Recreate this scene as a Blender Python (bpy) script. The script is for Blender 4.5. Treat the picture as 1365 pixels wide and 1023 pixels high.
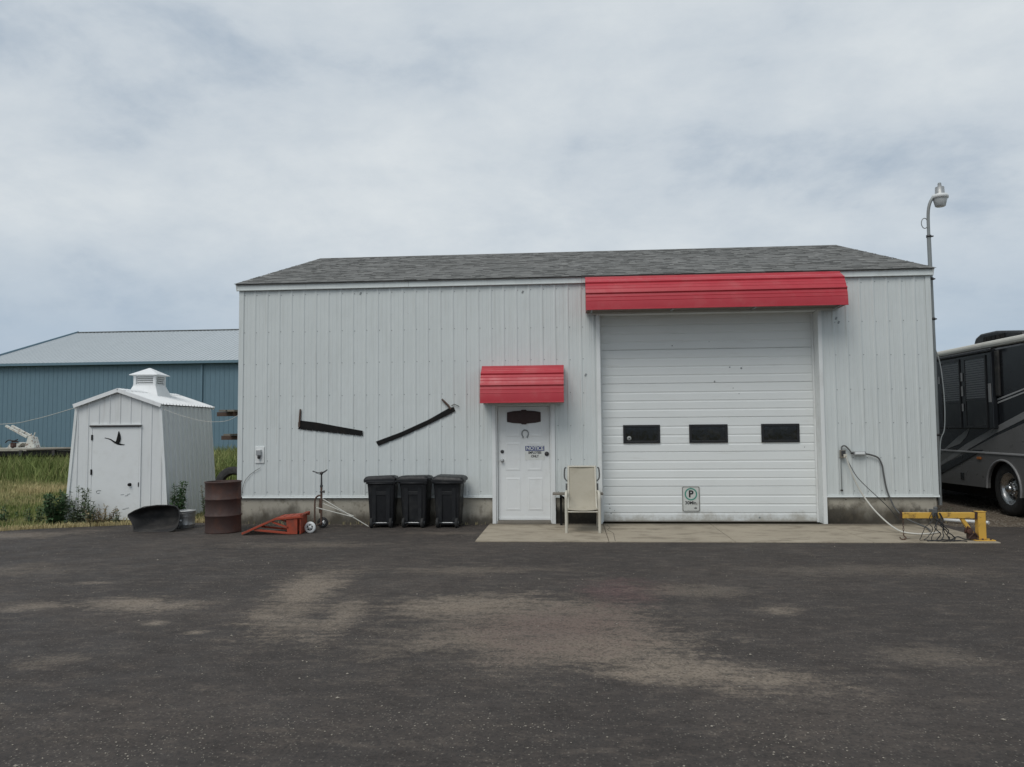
import bpy, math, random
from mathutils import Vector, Matrix, noise as mnoise
random.seed(7)
R = math.radians
sc = bpy.context.scene
for o in list(bpy.data.objects): bpy.data.objects.remove(o)
COL = sc.collection

# ------------------------------------------------------------------ camera
FPX, PITCH, ROLL, YAW = 1019.53, .0573, .0086, .0768
cam = bpy.data.cameras.new('camera'); camo = bpy.data.objects.new('camera', cam); COL.objects.link(camo)
Fv = Vector((-math.sin(YAW)*math.cos(PITCH), math.cos(YAW)*math.cos(PITCH), math.sin(PITCH)))
R0 = Vector((math.cos(YAW), math.sin(YAW), 0)); U0 = R0.cross(Fv)
R2 = math.cos(ROLL)*R0 - math.sin(ROLL)*U0; U2 = R2.cross(Fv)
m = Matrix(((R2.x, U2.x, -Fv.x), (R2.y, U2.y, -Fv.y), (R2.z, U2.z, -Fv.z)))
camo.matrix_world = Matrix.Translation((6.035, -13.527, 1.688)) @ m.to_4x4()
cam.sensor_width = 36; cam.lens = FPX/1365*36; cam.clip_start = .1; cam.clip_end = 3000
sc.camera = camo

# ------------------------------------------------------------------ world, sun, exposure
SUN_EL, SUN_AZ = R(52), R(205)          # azimuth clockwise from +Y: behind the camera, a little to the left
w = bpy.data.worlds.new('World'); sc.world = w; w.use_nodes = True
nt = w.node_tree; nt.nodes.clear()
def N(t, **kw):
    n = nt.nodes.new(t)
    for k, v in kw.items(): setattr(n, k, v)
    return n
def L(a, b): nt.links.new(a, b)
out = N('ShaderNodeOutputWorld'); bg = N('ShaderNodeBackground'); bg.inputs[1].default_value = .1
L(bg.outputs[0], out.inputs[0])
sky = N('ShaderNodeTexSky'); sky.sky_type = 'NISHITA'; sky.sun_disc = False
sky.sun_elevation = SUN_EL; sky.sun_rotation = SUN_AZ; sky.air_density = 1.2; sky.dust_density = 2.0
tc = N('ShaderNodeTexCoord'); sep = N('ShaderNodeSeparateXYZ'); L(tc.outputs['Generated'], sep.inputs[0])
def math_n(op, a, b=None, clamp=False):
    n = N('ShaderNodeMath', operation=op); n.use_clamp = clamp
    for i, v in enumerate((a, b)):
        if v is None: continue
        if isinstance(v, (int, float)): n.inputs[i].default_value = v
        else: L(v, n.inputs[i])
    return n.outputs[0]
zc = math_n('MAXIMUM', sep.outputs[2], 0.0)
den = math_n('ADD', zc, .22)
cx_ = math_n('DIVIDE', sep.outputs[0], den); cy_ = math_n('DIVIDE', sep.outputs[1], den)
comb = N('ShaderNodeCombineXYZ'); L(cx_, comb.inputs[0]); L(cy_, comb.inputs[1])
def cloud_noise(scale, detail, rough, off, dist=0.0, sx=1.0):
    mp = N('ShaderNodeMapping'); L(comb.outputs[0], mp.inputs[0])
    mp.inputs['Location'].default_value = off; mp.inputs['Scale'].default_value = (sx, 1, 1)
    n = N('ShaderNodeTexNoise'); L(mp.outputs[0], n.inputs['Vector'])
    n.inputs['Scale'].default_value = scale; n.inputs['Detail'].default_value = detail
    n.inputs['Roughness'].default_value = rough; n.inputs['Distortion'].default_value = dist
    return n.outputs[0]
big = cloud_noise(.62, 3, .5, (-2.4, 3.3, 0), .4, .8)
med = cloud_noise(2.1, 7, .58, (-.7, 7.5, 0), .15, .75)
fine = cloud_noise(7.5, 6, .62, (7.7, 2.2, 0), .25, .7)
den2 = math_n('ADD', zc, .75); comb_a = comb
comb = N('ShaderNodeCombineXYZ'); L(math_n('DIVIDE', sep.outputs[0], den2), comb.inputs[0]); L(math_n('DIVIDE', sep.outputs[1], den2), comb.inputs[1]); L(math_n('MULTIPLY', zc, 1.3), comb.inputs[2])
puff = cloud_noise(5.6, 9, .62, (2.2, 6.1, 1.0), .15, 1.0)
s1 = math_n('ADD', math_n('MULTIPLY', big, .46), math_n('MULTIPLY', med, .18))
s2 = math_n('ADD', s1, math_n('ADD', math_n('MULTIPLY', fine, .03), math_n('MULTIPLY', puff, .33)))
ramp = N('ShaderNodeValToRGB'); L(s2, ramp.inputs[0])
cr = ramp.color_ramp
cr.elements[0].position = .385; cr.elements[0].color = (.37, .45, .545, 1)
cr.elements[1].position = .615; cr.elements[1].color = (.72, .765, .79, 1)
e = cr.elements.new(.49); e.color = (.58, .64, .695, 1)
# thinner cloud towards the horizon: a band of blue grey
hz = N('ShaderNodeMapRange'); hz.interpolation_type = 'SMOOTHSTEP'
L(sep.outputs[2], hz.inputs[0]); hz.inputs[1].default_value = .03; hz.inputs[2].default_value = .27
hz.inputs[3].default_value = .8; hz.inputs[4].default_value = 0
hzn = math_n('MULTIPLY', hz.outputs[0], math_n('ADD', math_n('MULTIPLY', med, 1.2), .4), True)
mixh = N('ShaderNodeMixRGB'); L(hzn, mixh.inputs[0]); L(ramp.outputs[0], mixh.inputs[1]); mixh.inputs[2].default_value = (.37, .475, .60, 1)
mul = N('ShaderNodeMixRGB', blend_type='MULTIPLY'); mul.inputs[0].default_value = 1
L(mixh.outputs[0], mul.inputs[1]); mul.inputs[2].default_value = (10, 10, 10, 1)
mix = N('ShaderNodeMixRGB'); mix.inputs[0].default_value = .95
L(sky.outputs[0], mix.inputs[1]); L(mul.outputs[0], mix.inputs[2]); L(mix.outputs[0], bg.inputs[0])
sun = bpy.data.lights.new('sun', 'SUN'); sun.energy = 1.45; sun.angle = R(32); sun.color = (1, .97, .92)
suno = bpy.data.objects.new('sun', sun); COL.objects.link(suno)
sd = Vector((math.sin(SUN_AZ)*math.cos(SUN_EL), math.cos(SUN_AZ)*math.cos(SUN_EL), math.sin(SUN_EL)))
suno.rotation_euler = sd.to_track_quat('Z', 'Y').to_euler()
sc.view_settings.view_transform = 'Standard'; sc.view_settings.look = 'None'
sc.view_settings.exposure = 0; sc.view_settings.gamma = 1; sc.view_settings.use_curve_mapping = False

# ------------------------------------------------------------------ materials
class NG:
    def __init__(s, name):
        s.m = bpy.data.materials.new(name); s.m.use_nodes = True; s.t = s.m.node_tree
        s.b = s.t.nodes['Principled BSDF']; s.tc = s.n('ShaderNodeTexCoord')
    def n(s, t, **kw):
        x = s.t.nodes.new(t)
        for k, v in kw.items(): setattr(x, k, v)
        return x
    def put(s, v, sock):
        if hasattr(v, 'is_output'): s.t.links.new(v, sock)
        else: sock.default_value = v
    def vec(s, scale=(1, 1, 1), loc=(0, 0, 0), src='Object', rnd=False, rot=0):
        mp = s.n('ShaderNodeMapping'); s.t.links.new(s.tc.outputs[src], mp.inputs[0])
        mp.inputs['Scale'].default_value = scale; mp.inputs['Location'].default_value = loc
        mp.inputs['Rotation'].default_value = (0, 0, rot)
        if rnd:
            oi = s.n('ShaderNodeObjectInfo'); c = s.n('ShaderNodeVectorMath', operation='SCALE')
            cb = s.n('ShaderNodeCombineXYZ')
            for i in range(3): s.t.links.new(oi.outputs['Random'], cb.inputs[i])
            s.t.links.new(cb.outputs[0], c.inputs[0]); c.inputs['Scale'].default_value = 50
            s.t.links.new(c.outputs[0], mp.inputs['Location'])
        return mp.outputs[0]
    def noise(s, v, scale, detail=4, rough=.55, dist=0):
        x = s.n('ShaderNodeTexNoise'); s.t.links.new(v, x.inputs['Vector'])
        x.inputs['Scale'].default_value = scale; x.inputs['Detail'].default_value = detail
        x.inputs['Roughness'].default_value = rough; x.inputs['Distortion'].default_value = dist
        return x.outputs[0]
    def ma(s, op, a, b=0.0, clamp=False):
        x = s.n('ShaderNodeMath', operation=op); x.use_clamp = clamp
        s.put(a, x.inputs[0]); s.put(b, x.inputs[1]); return x.outputs[0]
    def rng(s, v, a, b, c=0., d=1., smooth=True):
        x = s.n('ShaderNodeMapRange'); x.interpolation_type = 'SMOOTHSTEP' if smooth else 'LINEAR'
        s.put(v, x.inputs[0])
        for i, q in enumerate((a, b, c, d)): x.inputs[i+1].default_value = q
        return x.outputs[0]
    def mix(s, f, a, b, mode='MIX'):
        x = s.n('ShaderNodeMixRGB', blend_type=mode); s.put(f, x.inputs[0])
        for i, q in ((1, a), (2, b)): s.put((*q, 1) if isinstance(q, tuple) and len(q) == 3 else q, x.inputs[i])
        return x.outputs[0]
    def bump(s, h, strength, dist=.01):
        x = s.n('ShaderNodeBump'); x.inputs['Strength'].default_value = strength; x.inputs['Distance'].default_value = dist
        s.put(h, x.inputs['Height']); s.t.links.new(x.outputs[0], s.b.inputs['Normal'])
    def fin(s, col, rough=.6, metal=0., spec=None):
        s.put((*col, 1) if isinstance(col, tuple) and len(col) == 3 else col, s.b.inputs['Base Color'])
        s.put(rough, s.b.inputs['Roughness']); s.b.inputs['Metallic'].default_value = metal
        if spec is not None: s.b.inputs['Specular IOR Level'].default_value = spec
        return s.m
def sh(c, k): return tuple(min(1, x*k) for x in c)
def mat(name, col, rough=.6, metal=0., var=.12, scale=6., bump=.0, bscale=80., dirt=None, dirt_amt=.35, dscale=3., dstretch=(1, 1, 1), rnd=True, spec=None, dth=(.48, .72)):
    g = NG(name); v = g.vec(rnd=rnd)
    f = g.noise(v, scale, 5)
    c = g.mix(f, sh(col, 1-var), sh(col, 1+var))
    if dirt:
        v2 = g.vec(dstretch, rnd=rnd)
        d = g.rng(g.noise(v2, dscale, 7, .62), dth[0], dth[1], 0, dirt_amt)
        c = g.mix(d, c, dirt)
    r = g.rng(g.noise(v, scale*3, 3), .3, .7, max(.02, rough-.08), min(1, rough+.08))
    if bump: g.bump(g.noise(v, bscale, 4), bump, .004)
    return g.fin(c, r, metal, spec)

M = {}
M['white_paint'] = mat('white_paint', (.72, .735, .73), .5, var=.03, dirt=(.46, .45, .41), dirt_amt=.16, dscale=5)
M['rusty_white'] = mat('rusty_white_paint', (.60, .60, .55), .6, var=.08, dirt=(.16, .075, .04), dirt_amt=.85, dscale=5, dth=(.5, .62))
M['trim'] = mat('white_trim', (.72, .74, .73), .45, var=.05, dirt=(.4, .39, .35), dirt_amt=.3, dscale=3)
def siding_mat(name, base, dirtc, amt):
    g = NG(name); v = g.vec(rnd=True)
    oi = g.n('ShaderNodeObjectInfo')
    c = g.mix(g.noise(v, 1.3, 4), sh(base, .94), sh(base, 1.05))
    st = g.rng(g.noise(g.vec((9, 9, .35), rnd=True), 2.0, 6, .6), .5, .78, 0, amt)
    c = g.mix(st, c, dirtc)
    sp = g.rng(g.noise(g.vec(rnd=True), 26, 4, .6), .66, .78, 0, .4)
    c = g.mix(sp, c, dirtc)
    c = g.mix(g.rng(oi.outputs['Random'], 0, 1, 0, .05, False), c, sh(base, .6))
    g.bump(g.noise(g.vec((3, 3, 1.2), rnd=True), 2.2, 2), .6, .014)      # slight oil canning of the thin sheet
    return g.fin(c, g.rng(g.noise(v, 5, 3), .3, .7, .42, .58), 0, .4)
M['siding'] = siding_mat('siding_white', (.62, .655, .645), (.38, .385, .35), .30)
M['shed_siding'] = siding_mat('shed_siding', (.70, .715, .71), (.42, .41, .38), .4)
M['blue_siding'] = siding_mat('siding_blue', (.138, .222, .272), (.10, .16, .20), .35)
M['blue_roof'] = siding_mat('roof_galvalume', (.45, .485, .50), (.31, .34, .36), .35)
M['shed_roof'] = siding_mat('shed_roof_white', (.80, .81, .81), (.5, .5, .48), .3)
M['red_metal'] = mat('red_metal', (.45, .029, .044), .40, var=.10, scale=2.2, dirt=(.46, .12, .12), dirt_amt=.35, dscale=2.2, dstretch=(1, 1.2, 1.2), spec=.5)
M['red_trim'] = mat('red_trim', (.33, .015, .028), .45, var=.1)
M['black_plastic'] = mat('black_plastic', (.010, .0105, .012), .45, var=.25, dirt=(.055, .054, .05), dirt_amt=.35, spec=.35, dscale=4, bump=.12, bscale=180)
M['rubber'] = mat('rubber', (.018, .018, .018), .8, dirt=(.06, .055, .05), dirt_amt=.6, dscale=6)
M['black_steel'] = mat('black_steel', (.008, .008, .008), .7, var=.3, dirt=(.024, .018, .014), dirt_amt=.5, dscale=5, spec=.2)
M['dark_metal'] = mat('dark_metal', (.06, .06, .06), .5, metal=.4, var=.25, dirt=(.09, .05, .03), dirt_amt=.5)
M['galv'] = mat('galvanised', (.42, .43, .43), .45, metal=.7, var=.15, dirt=(.2, .18, .16), dirt_amt=.4)
M['chrome'] = mat('chrome', (.48, .48, .48), .28, metal=1, var=.06)
M['grey_metal'] = mat('grey_painted_metal', (.25, .27, .27), .5, metal=.2, var=.12, dirt=(.16, .14, .12), dirt_amt=.4)
M['rust'] = mat('rust_drum', (.050, .027, .022), .7, var=.35, scale=5, dirt=(.098, .036, .02), dirt_amt=.8, dscale=4, dstretch=(1, 1, .5), bump=.3, bscale=60)
M['rust_pipe'] = mat('rusty_pipe', (.09, .055, .04), .75, var=.3, dirt=(.15, .06, .03), dirt_amt=.6, dscale=9)
M['orange_red'] = mat('ramp_red', (.33, .052, .022), .6, var=.15, dirt=(.10, .045, .03), dirt_amt=.55, dscale=7)
M['yellow'] = mat('yellow_paint', (.64, .38, .065), .5, var=.12, dirt=(.16, .09, .035), dirt_amt=.75, dscale=9, dth=(.55, .68))
M['sling'] = mat('sling_fabric', (.41, .375, .30), .85, var=.08, bump=.3, bscale=300, dirt=(.25, .22, .16), dirt_amt=.35, dscale=4)
M['cream_metal'] = mat('cream_metal', (.55, .52, .44), .5, var=.07, dirt=(.3, .27, .2), dirt_amt=.3)
M['glass_dark'] = mat('dark_glass', (.010, .011, .012), .05, var=.3, rnd=True, spec=.5, dirt=(.05, .05, .048), dirt_amt=.4, dscale=6)
M['window_black'] = mat('black_window_frame', (.010, .010, .011), .4, var=.2)
M['wood_grey'] = mat('grey_wood', (.20, .18, .15), .85, var=.25, dstretch=(1, 12, 12), dirt=(.08, .07, .06), dirt_amt=.6, dscale=3, bump=.3, bscale=40)
M['wood_pale'] = mat('pale_wood', (.36, .34, .28), .85, var=.25, dirt=(.14, .12, .10), dirt_amt=.6, dscale=2)
M['wood_brown'] = mat('brown_wood', (.085, .055, .042), .85, var=.25, dirt=(.04, .03, .025), dirt_amt=.6)
M['brown_sign'] = mat('maroon_sign', (.034, .013, .011), .6, var=.3)
M['blue_ink'] = mat('blue_ink', (.035, .055, .20), .6, var=.1)
M['black_ink'] = mat('black_ink', (.02, .02, .022), .6, var=.1)
M['green_ink'] = mat('green_ink', (.07, .26, .20), .6, var=.15)
M['sign_white'] = mat('sign_white', (.66, .67, .64), .5, var=.05, dirt=(.4, .4, .36), dirt_amt=.4, dscale=12)
M['sticker'] = mat('sticker', (.30, .31, .30), .6, var=.1)
M['white_cable'] = mat('white_cable', (.55, .54, .49), .6, var=.1)
M['grey_cable'] = mat('grey_cable', (.095, .097, .095), .6, var=.15)
M['black_cable'] = mat('black_cable', (.02, .02, .02), .6, var=.2)
M['lens'] = mat('lamp_lens', (.50, .52, .52), .3, var=.08, dstretch=(1, 1, .2), dirt=(.3, .31, .31), dirt_amt=.5, dscale=9)
M['dark_void'] = mat('dark_inside', (.015, .014, .013), .9, var=.2)
M['rv_black'] = mat('rv_black_paint', (.013, .0145, .017), .2, var=.02, scale=1.5, spec=.5)
M['rv_grey'] = mat('rv_grey_paint', (.125, .122, .12), .35, var=.02, scale=2, dirt=(.09, .085, .075), dirt_amt=.3, dscale=1.2)
M['rv_light'] = mat('rv_light_stripe', (.19, .19, .19), .35, var=.02, scale=2)
M['rv_silver'] = mat('rv_silver_stripe', (.33, .33, .33), .35, var=.02, scale=2)
M['rv_roof'] = mat('rv_roof_white', (.62, .60, .54), .6, var=.08, dirt=(.36, .34, .29), dirt_amt=.4)
M['amber'] = mat('amber_lens', (.42, .13, .02), .3, var=.1)
M['dusty_black'] = mat('dusty_black_poly', (.036, .035, .035), .75, var=.2, dirt=(.11, .10, .088), dirt_amt=.6, dscale=3.0, spec=.3)
M['leaf'] = mat('weed_leaf', (.115, .155, .085), .7, var=.35, scale=9)
M['leaf_dark'] = mat('weed_leaf_dark', (.065, .125, .05), .7, var=.35, scale=9)
M['leaf_dry'] = mat('weed_leaf_dry', (.27, .21, .11), .8, var=.3, scale=9)
M['stem'] = mat('weed_stem', (.11, .10, .06), .8, var=.3)
M['pebble_dark'] = mat('dark_pebbles', (.17, .145, .115), .9, var=.5, scale=3)
M['pebble'] = mat('pebbles', (.29, .26, .215), .9, var=.45, scale=3)

def foundation_mat():
    g = NG('foundation_concrete'); v = g.vec()
    c = g.mix(g.noise(v, 3, 6), (.33, .305, .25), (.46, .43, .365))
    sp = g.n('ShaderNodeSeparateXYZ'); g.t.links.new(g.tc.outputs['Object'], sp.inputs[0])
    n1 = g.noise(g.vec((1, 1, .6)), 1.6, 7, .65)
    up = g.ma('ADD', sp.outputs[2], g.ma('MULTIPLY', g.ma('SUBTRACT', n1, .5), -.75))
    damp = g.rng(up, .04, .30, 1, 0)
    c = g.mix(g.ma('MULTIPLY', damp, .85), c, (.050, .043, .033))
    # black mould on the piece right of the big door and between the doors
    mx = g.rng(sp.outputs[0], 10.3, 11.7, 1, 0)
    mx = g.ma('MULTIPLY', mx, g.rng(sp.outputs[0], 10.2, 10.3, 0, 1))
    mid = g.ma('MULTIPLY', g.rng(sp.outputs[0], 5.6, 5.7), g.rng(sp.outputs[0], 6.5, 6.7, 1, 0))
    far = g.ma('MULTIPLY', g.rng(sp.outputs[0], 11.3, 11.7), g.rng(g.noise(v, 3.1, 5), .5, .6))
    allm = g.ma('MAXIMUM', g.ma('MAXIMUM', mx, mid), g.ma('MULTIPLY', far, .8))
    z2 = g.rng(g.ma('ADD', sp.outputs[2], g.ma('MULTIPLY', g.ma('SUBTRACT', g.noise(v, 3.3, 7, .7), .5), -.5)), .20, .40, 1, 0)
    c = g.mix(g.ma('MULTIPLY', allm, g.ma('MULTIPLY', z2, .9)), c, (.028, .025, .02))
    bl = g.rng(g.noise(g.vec((1, 1, .8), (5, 0, 2)), 4.5, 8, .72), .5, .66, 0, .55)
    c = g.mix(bl, c, (.10, .085, .062))
    pit = g.rng(g.noise(g.vec((1, 1, 1.3)), 17, 3, .6), .66, .72, 0, .75)
    c = g.mix(pit, c, (.06, .05, .042))
    g.bump(g.noise(v, 30, 6), .5, .006)
    return g.fin(c, .9, 0, .2)
M['foundation'] = foundation_mat()

def slab_mat():
    g = NG('slab_concrete'); v = g.vec()
    c = g.mix(g.noise(v, 1.2, 6, .6), (.315, .27, .205), (.46, .40, .31))
    c = g.mix(g.rng(g.noise(v, 70, 3, .7), .3, .7, 0, .25), c, (.22, .20, .165))
    st = g.rng(g.noise(g.vec((1, 1.8, 1), (3, 1, 0)), 2.1, 7, .68), .46, .70, 0, .72)
    c = g.mix(st, c, (.16, .135, .10))
    sp = g.n('ShaderNodeSeparateXYZ'); g.t.links.new(g.tc.outputs['Object'], sp.inputs[0])
    ed = g.rng(g.ma('ADD', sp.outputs[1], g.ma('MULTIPLY', g.ma('SUBTRACT', g.noise(v, 4, 6), .5), .5)), -.42, -.02, 0, .7)
    c = g.mix(ed, c, (.12, .105, .08))
    g.bump(g.noise(v, 90, 5), .25, .003)
    return g.fin(c, .88, 0, .2)
M['slab'] = slab_mat()

def asphalt_mat():
    g = NG('asphalt'); v = g.vec()
    c = g.mix(g.noise(v, .7, 6, .6), (.045, .0385, .0345), (.069, .058, .051))
    big = g.rng(g.noise(g.vec((1, 1.5, 1), (4, 2, 0)), .33, 6, .6), .48, .72, 0, .42)
    c = g.mix(big, c, (.115, .094, .079))
    nd = g.noise(g.vec(loc=(9, 3, 0)), 1.15, 7, .66)
    nd3 = g.noise(v, 16, 6, .75)
    nd2 = g.noise(g.vec((1, 3.2, 1)), 2.6, 6, .7)
    def patch(c, px, py, rx, ry, ang, amt, colr, soft=.75):
        mp = g.n('ShaderNodeMapping'); mp.vector_type = 'TEXTURE'; g.t.links.new(g.tc.outputs['Object'], mp.inputs[0])
        mp.inputs['Location'].default_value = (px, py, 0); mp.inputs['Rotation'].default_value = (0, 0, R(ang))
        mp.inputs['Scale'].default_value = (rx, ry, 1)
        ln = g.n('ShaderNodeVectorMath', operation='LENGTH'); fl = g.n('ShaderNodeVectorMath', operation='MULTIPLY')
        g.t.links.new(mp.outputs[0], fl.inputs[0]); fl.inputs[1].default_value = (1, 1, 0)
        g.t.links.new(fl.outputs[0], ln.inputs[0])
        d = g.ma('ADD', ln.outputs['Value'], g.ma('MULTIPLY', g.ma('SUBTRACT', nd, .5), 2.2))
        d = g.ma('ADD', d, g.ma('MULTIPLY', g.ma('SUBTRACT', nd2, .5), 2.0))
        d = g.ma('ADD', d, g.ma('MULTIPLY', g.ma('SUBTRACT', nd3, .5), 1.7))
        return g.mix(g.rng(d, .05, 1.25, min(1, amt*1.2), 0), c, colr)
    dust = (.24, .196, .152); red = (.112, .070, .066)
    for a in [(3.25, -5.7, .42, 1.75, 8, .75, dust), (3.95, -6.6, .24, .9, 5, .6, dust), (3.75, -6.95, .5, .4, 0, .45, dust),
              (1.75, -6.2, .75, .34, -8, .75, dust), (.75, -6.35, .4, .25, 0, .6, dust), (.7, -5.2, .35, .13, 10, .6, dust),
              (5.15, -6.2, .95, .6, 0, .72, dust), (6.0, -6.5, .8, .9, 0, .55, dust), (6.15, -7.35, 1.0, .7, -14, .75, dust), (5.6, -6.9, 1.5, 1.3, 0, .35, dust),
              (6.9, -8.05, .85, .42, -6, .8, dust), (5.2, -7.3, .5, .4, 0, .4, dust), (4.6, -7.6, .35, .3, 0, .25, dust),
              (6.5, -5.4, .5, .8, 0, .75, red), (5.9, -6.9, .9, .9, 0, .45, red), (7.9, -6.2, .3, .25, 0, .6, dust), (7.3, -5.4, .7, .35, 0, .3, dust),
              (2.2, -8.0, .35, .22, 20, .35, dust), (.2, -7.4, .6, .22, 15, .5, dust), (2.35, -6.9, .16, .1, 0, .75, dust), (2.85, -7.2, .12, .08, 0, .75, dust),
              (6.0, -9.9, .5, .4, 0, .5, red), (8.6, -7.6, .5, .3, 0, .3, dust), (-3.2, -1.5, 1.4, .5, 20, .5, dust), (4.8, -4.3, 1.3, .3, 5, .3, dust),
              (2.0, -2.4, 1.3, .35, 5, .32, dust), (9.5, -4.2, 1.6, .5, 0, .22, dust), (11.5, -6, 1.2, .6, 0, .25, dust), (-1.2, -4.5, 1.6, .5, 0, .3, dust), (3.9, -1.1, .8, .25, 5, .3, dust)]:
        c = patch(c, *a)
    mt = g.noise(g.vec((1, 2.2, 1), (2, 7, 0)), 3.2, 8, .72)
    c = g.mix(g.rng(mt, .48, .70, 0, .5), c, (.145, .118, .096))
    c = g.mix(g.rng(mt, .30, .48, .65, 0), c, (.031, .0255, .022))
    # aggregate showing through the worn binder
    vo = g.n('ShaderNodeTexVoronoi'); g.t.links.new(v, vo.inputs['Vector']); vo.inputs['Scale'].default_value = 62
    sepc = g.n('ShaderNodeSeparateXYZ'); g.t.links.new(vo.outputs['Color'], sepc.inputs[0])
    ag = g.ma('MULTIPLY', g.rng(sepc.outputs[0], .72, .95), g.rng(vo.outputs['Distance'], .25, .5, .42, 0))
    c = g.mix(ag, c, (.27, .245, .205))
    dk = g.ma('MULTIPLY', g.rng(sepc.outputs[1], .55, .9), .45)
    c = g.mix(dk, c, (.026, .024, .023))
    g.bump(g.ma('ADD', g.noise(v, 60, 6, .7), g.ma('MULTIPLY', g.noise(v, 3, 4), .6)), .55, .012)
    return g.fin(c, g.rng(g.noise(v, 2, 5), .3, .7, .72, .92), 0, .25)
M['asphalt'] = asphalt_mat()

def ground_mat(name, a, b, d, s=1.3):
    g = NG(name); v = g.vec()
    c = g.mix(g.noise(v, s, 7, .65), a, b)
    c = g.mix(g.rng(g.noise(v, 14, 5, .7), .45, .7, 0, .6), c, d)
    g.bump(g.noise(v, 25, 6, .7), .8, .02)
    return g.fin(c, .95, 0, .1)
M['field'] = ground_mat('field_soil', (.10, .105, .045), (.20, .17, .08), (.07, .08, .032), .5)
M['gravel'] = ground_mat('gravel_soil', (.11, .088, .066), (.19, .155, .12), (.06, .05, .038), 2.5)
def shingle_mat():
    g = NG('asphalt_shingles'); v = g.vec()
    at = g.n('ShaderNodeAttribute'); at.attribute_name = 'tone'
    c = g.mix(at.outputs['Fac'], (.085, .087, .085), (.27, .268, .255))
    c = g.mix(g.rng(g.noise(v, 45, 4, .7), .35, .7, 0, .45), c, (.24, .235, .22))
    st = g.rng(g.noise(g.vec((.6, 3, 1)), .9, 5), .45, .7, 0, .35)
    c = g.mix(st, c, (.125, .122, .113))
    g.bump(g.noise(v, 120, 3), .4, .003)
    return g.fin(c, .92, 0, .2)
M['shingle'] = shingle_mat()
def grass_mat():
    g = NG('grass_blades'); at = g.n('ShaderNodeAttribute'); at.attribute_name = 'tone'
    at2 = g.n('ShaderNodeAttribute'); at2.attribute_name = 'dry'
    c = g.mix(at.outputs['Fac'], (.085, .125, .034), (.24, .28, .092))
    c = g.mix(at2.outputs['Fac'], c, (.52, .43, .23))
    return g.fin(c, .8, 0, .2)
M['grass'] = grass_mat()
def sectdoor_mat():
    g = NG('overhead_door_paint'); v = g.vec()
    c = g.mix(g.noise(v, 1.5, 4), (.69, .715, .705), (.755, .775, .765))
    st = g.rng(g.noise(g.vec((.5, 1, 4)), 3.2, 7, .65), .55, .75, 0, .22)
    c = g.mix(st, c, (.45, .44, .40))
    sc_ = g.rng(g.noise(g.vec((1, 1, .8), (2.1, 0, 5)), 5.0, 8, .72), .70, .76, 0, .7)
    c = g.mix(sc_, c, (.16, .145, .125))
    sp = g.n('ShaderNodeSeparateXYZ'); g.t.links.new(g.tc.outputs['Object'], sp.inputs[0])
    lo = g.rng(g.ma('ADD', sp.outputs[2], g.ma('MULTIPLY', g.ma('SUBTRACT', g.noise(v, 3, 6, .7), .5), .7)), -.05, .2, .75, 0)
    c = g.mix(lo, c, (.34, .31, .25))
    return g.fin(c, .45, 0, .4)
M['sectional'] = sectdoor_mat()

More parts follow.
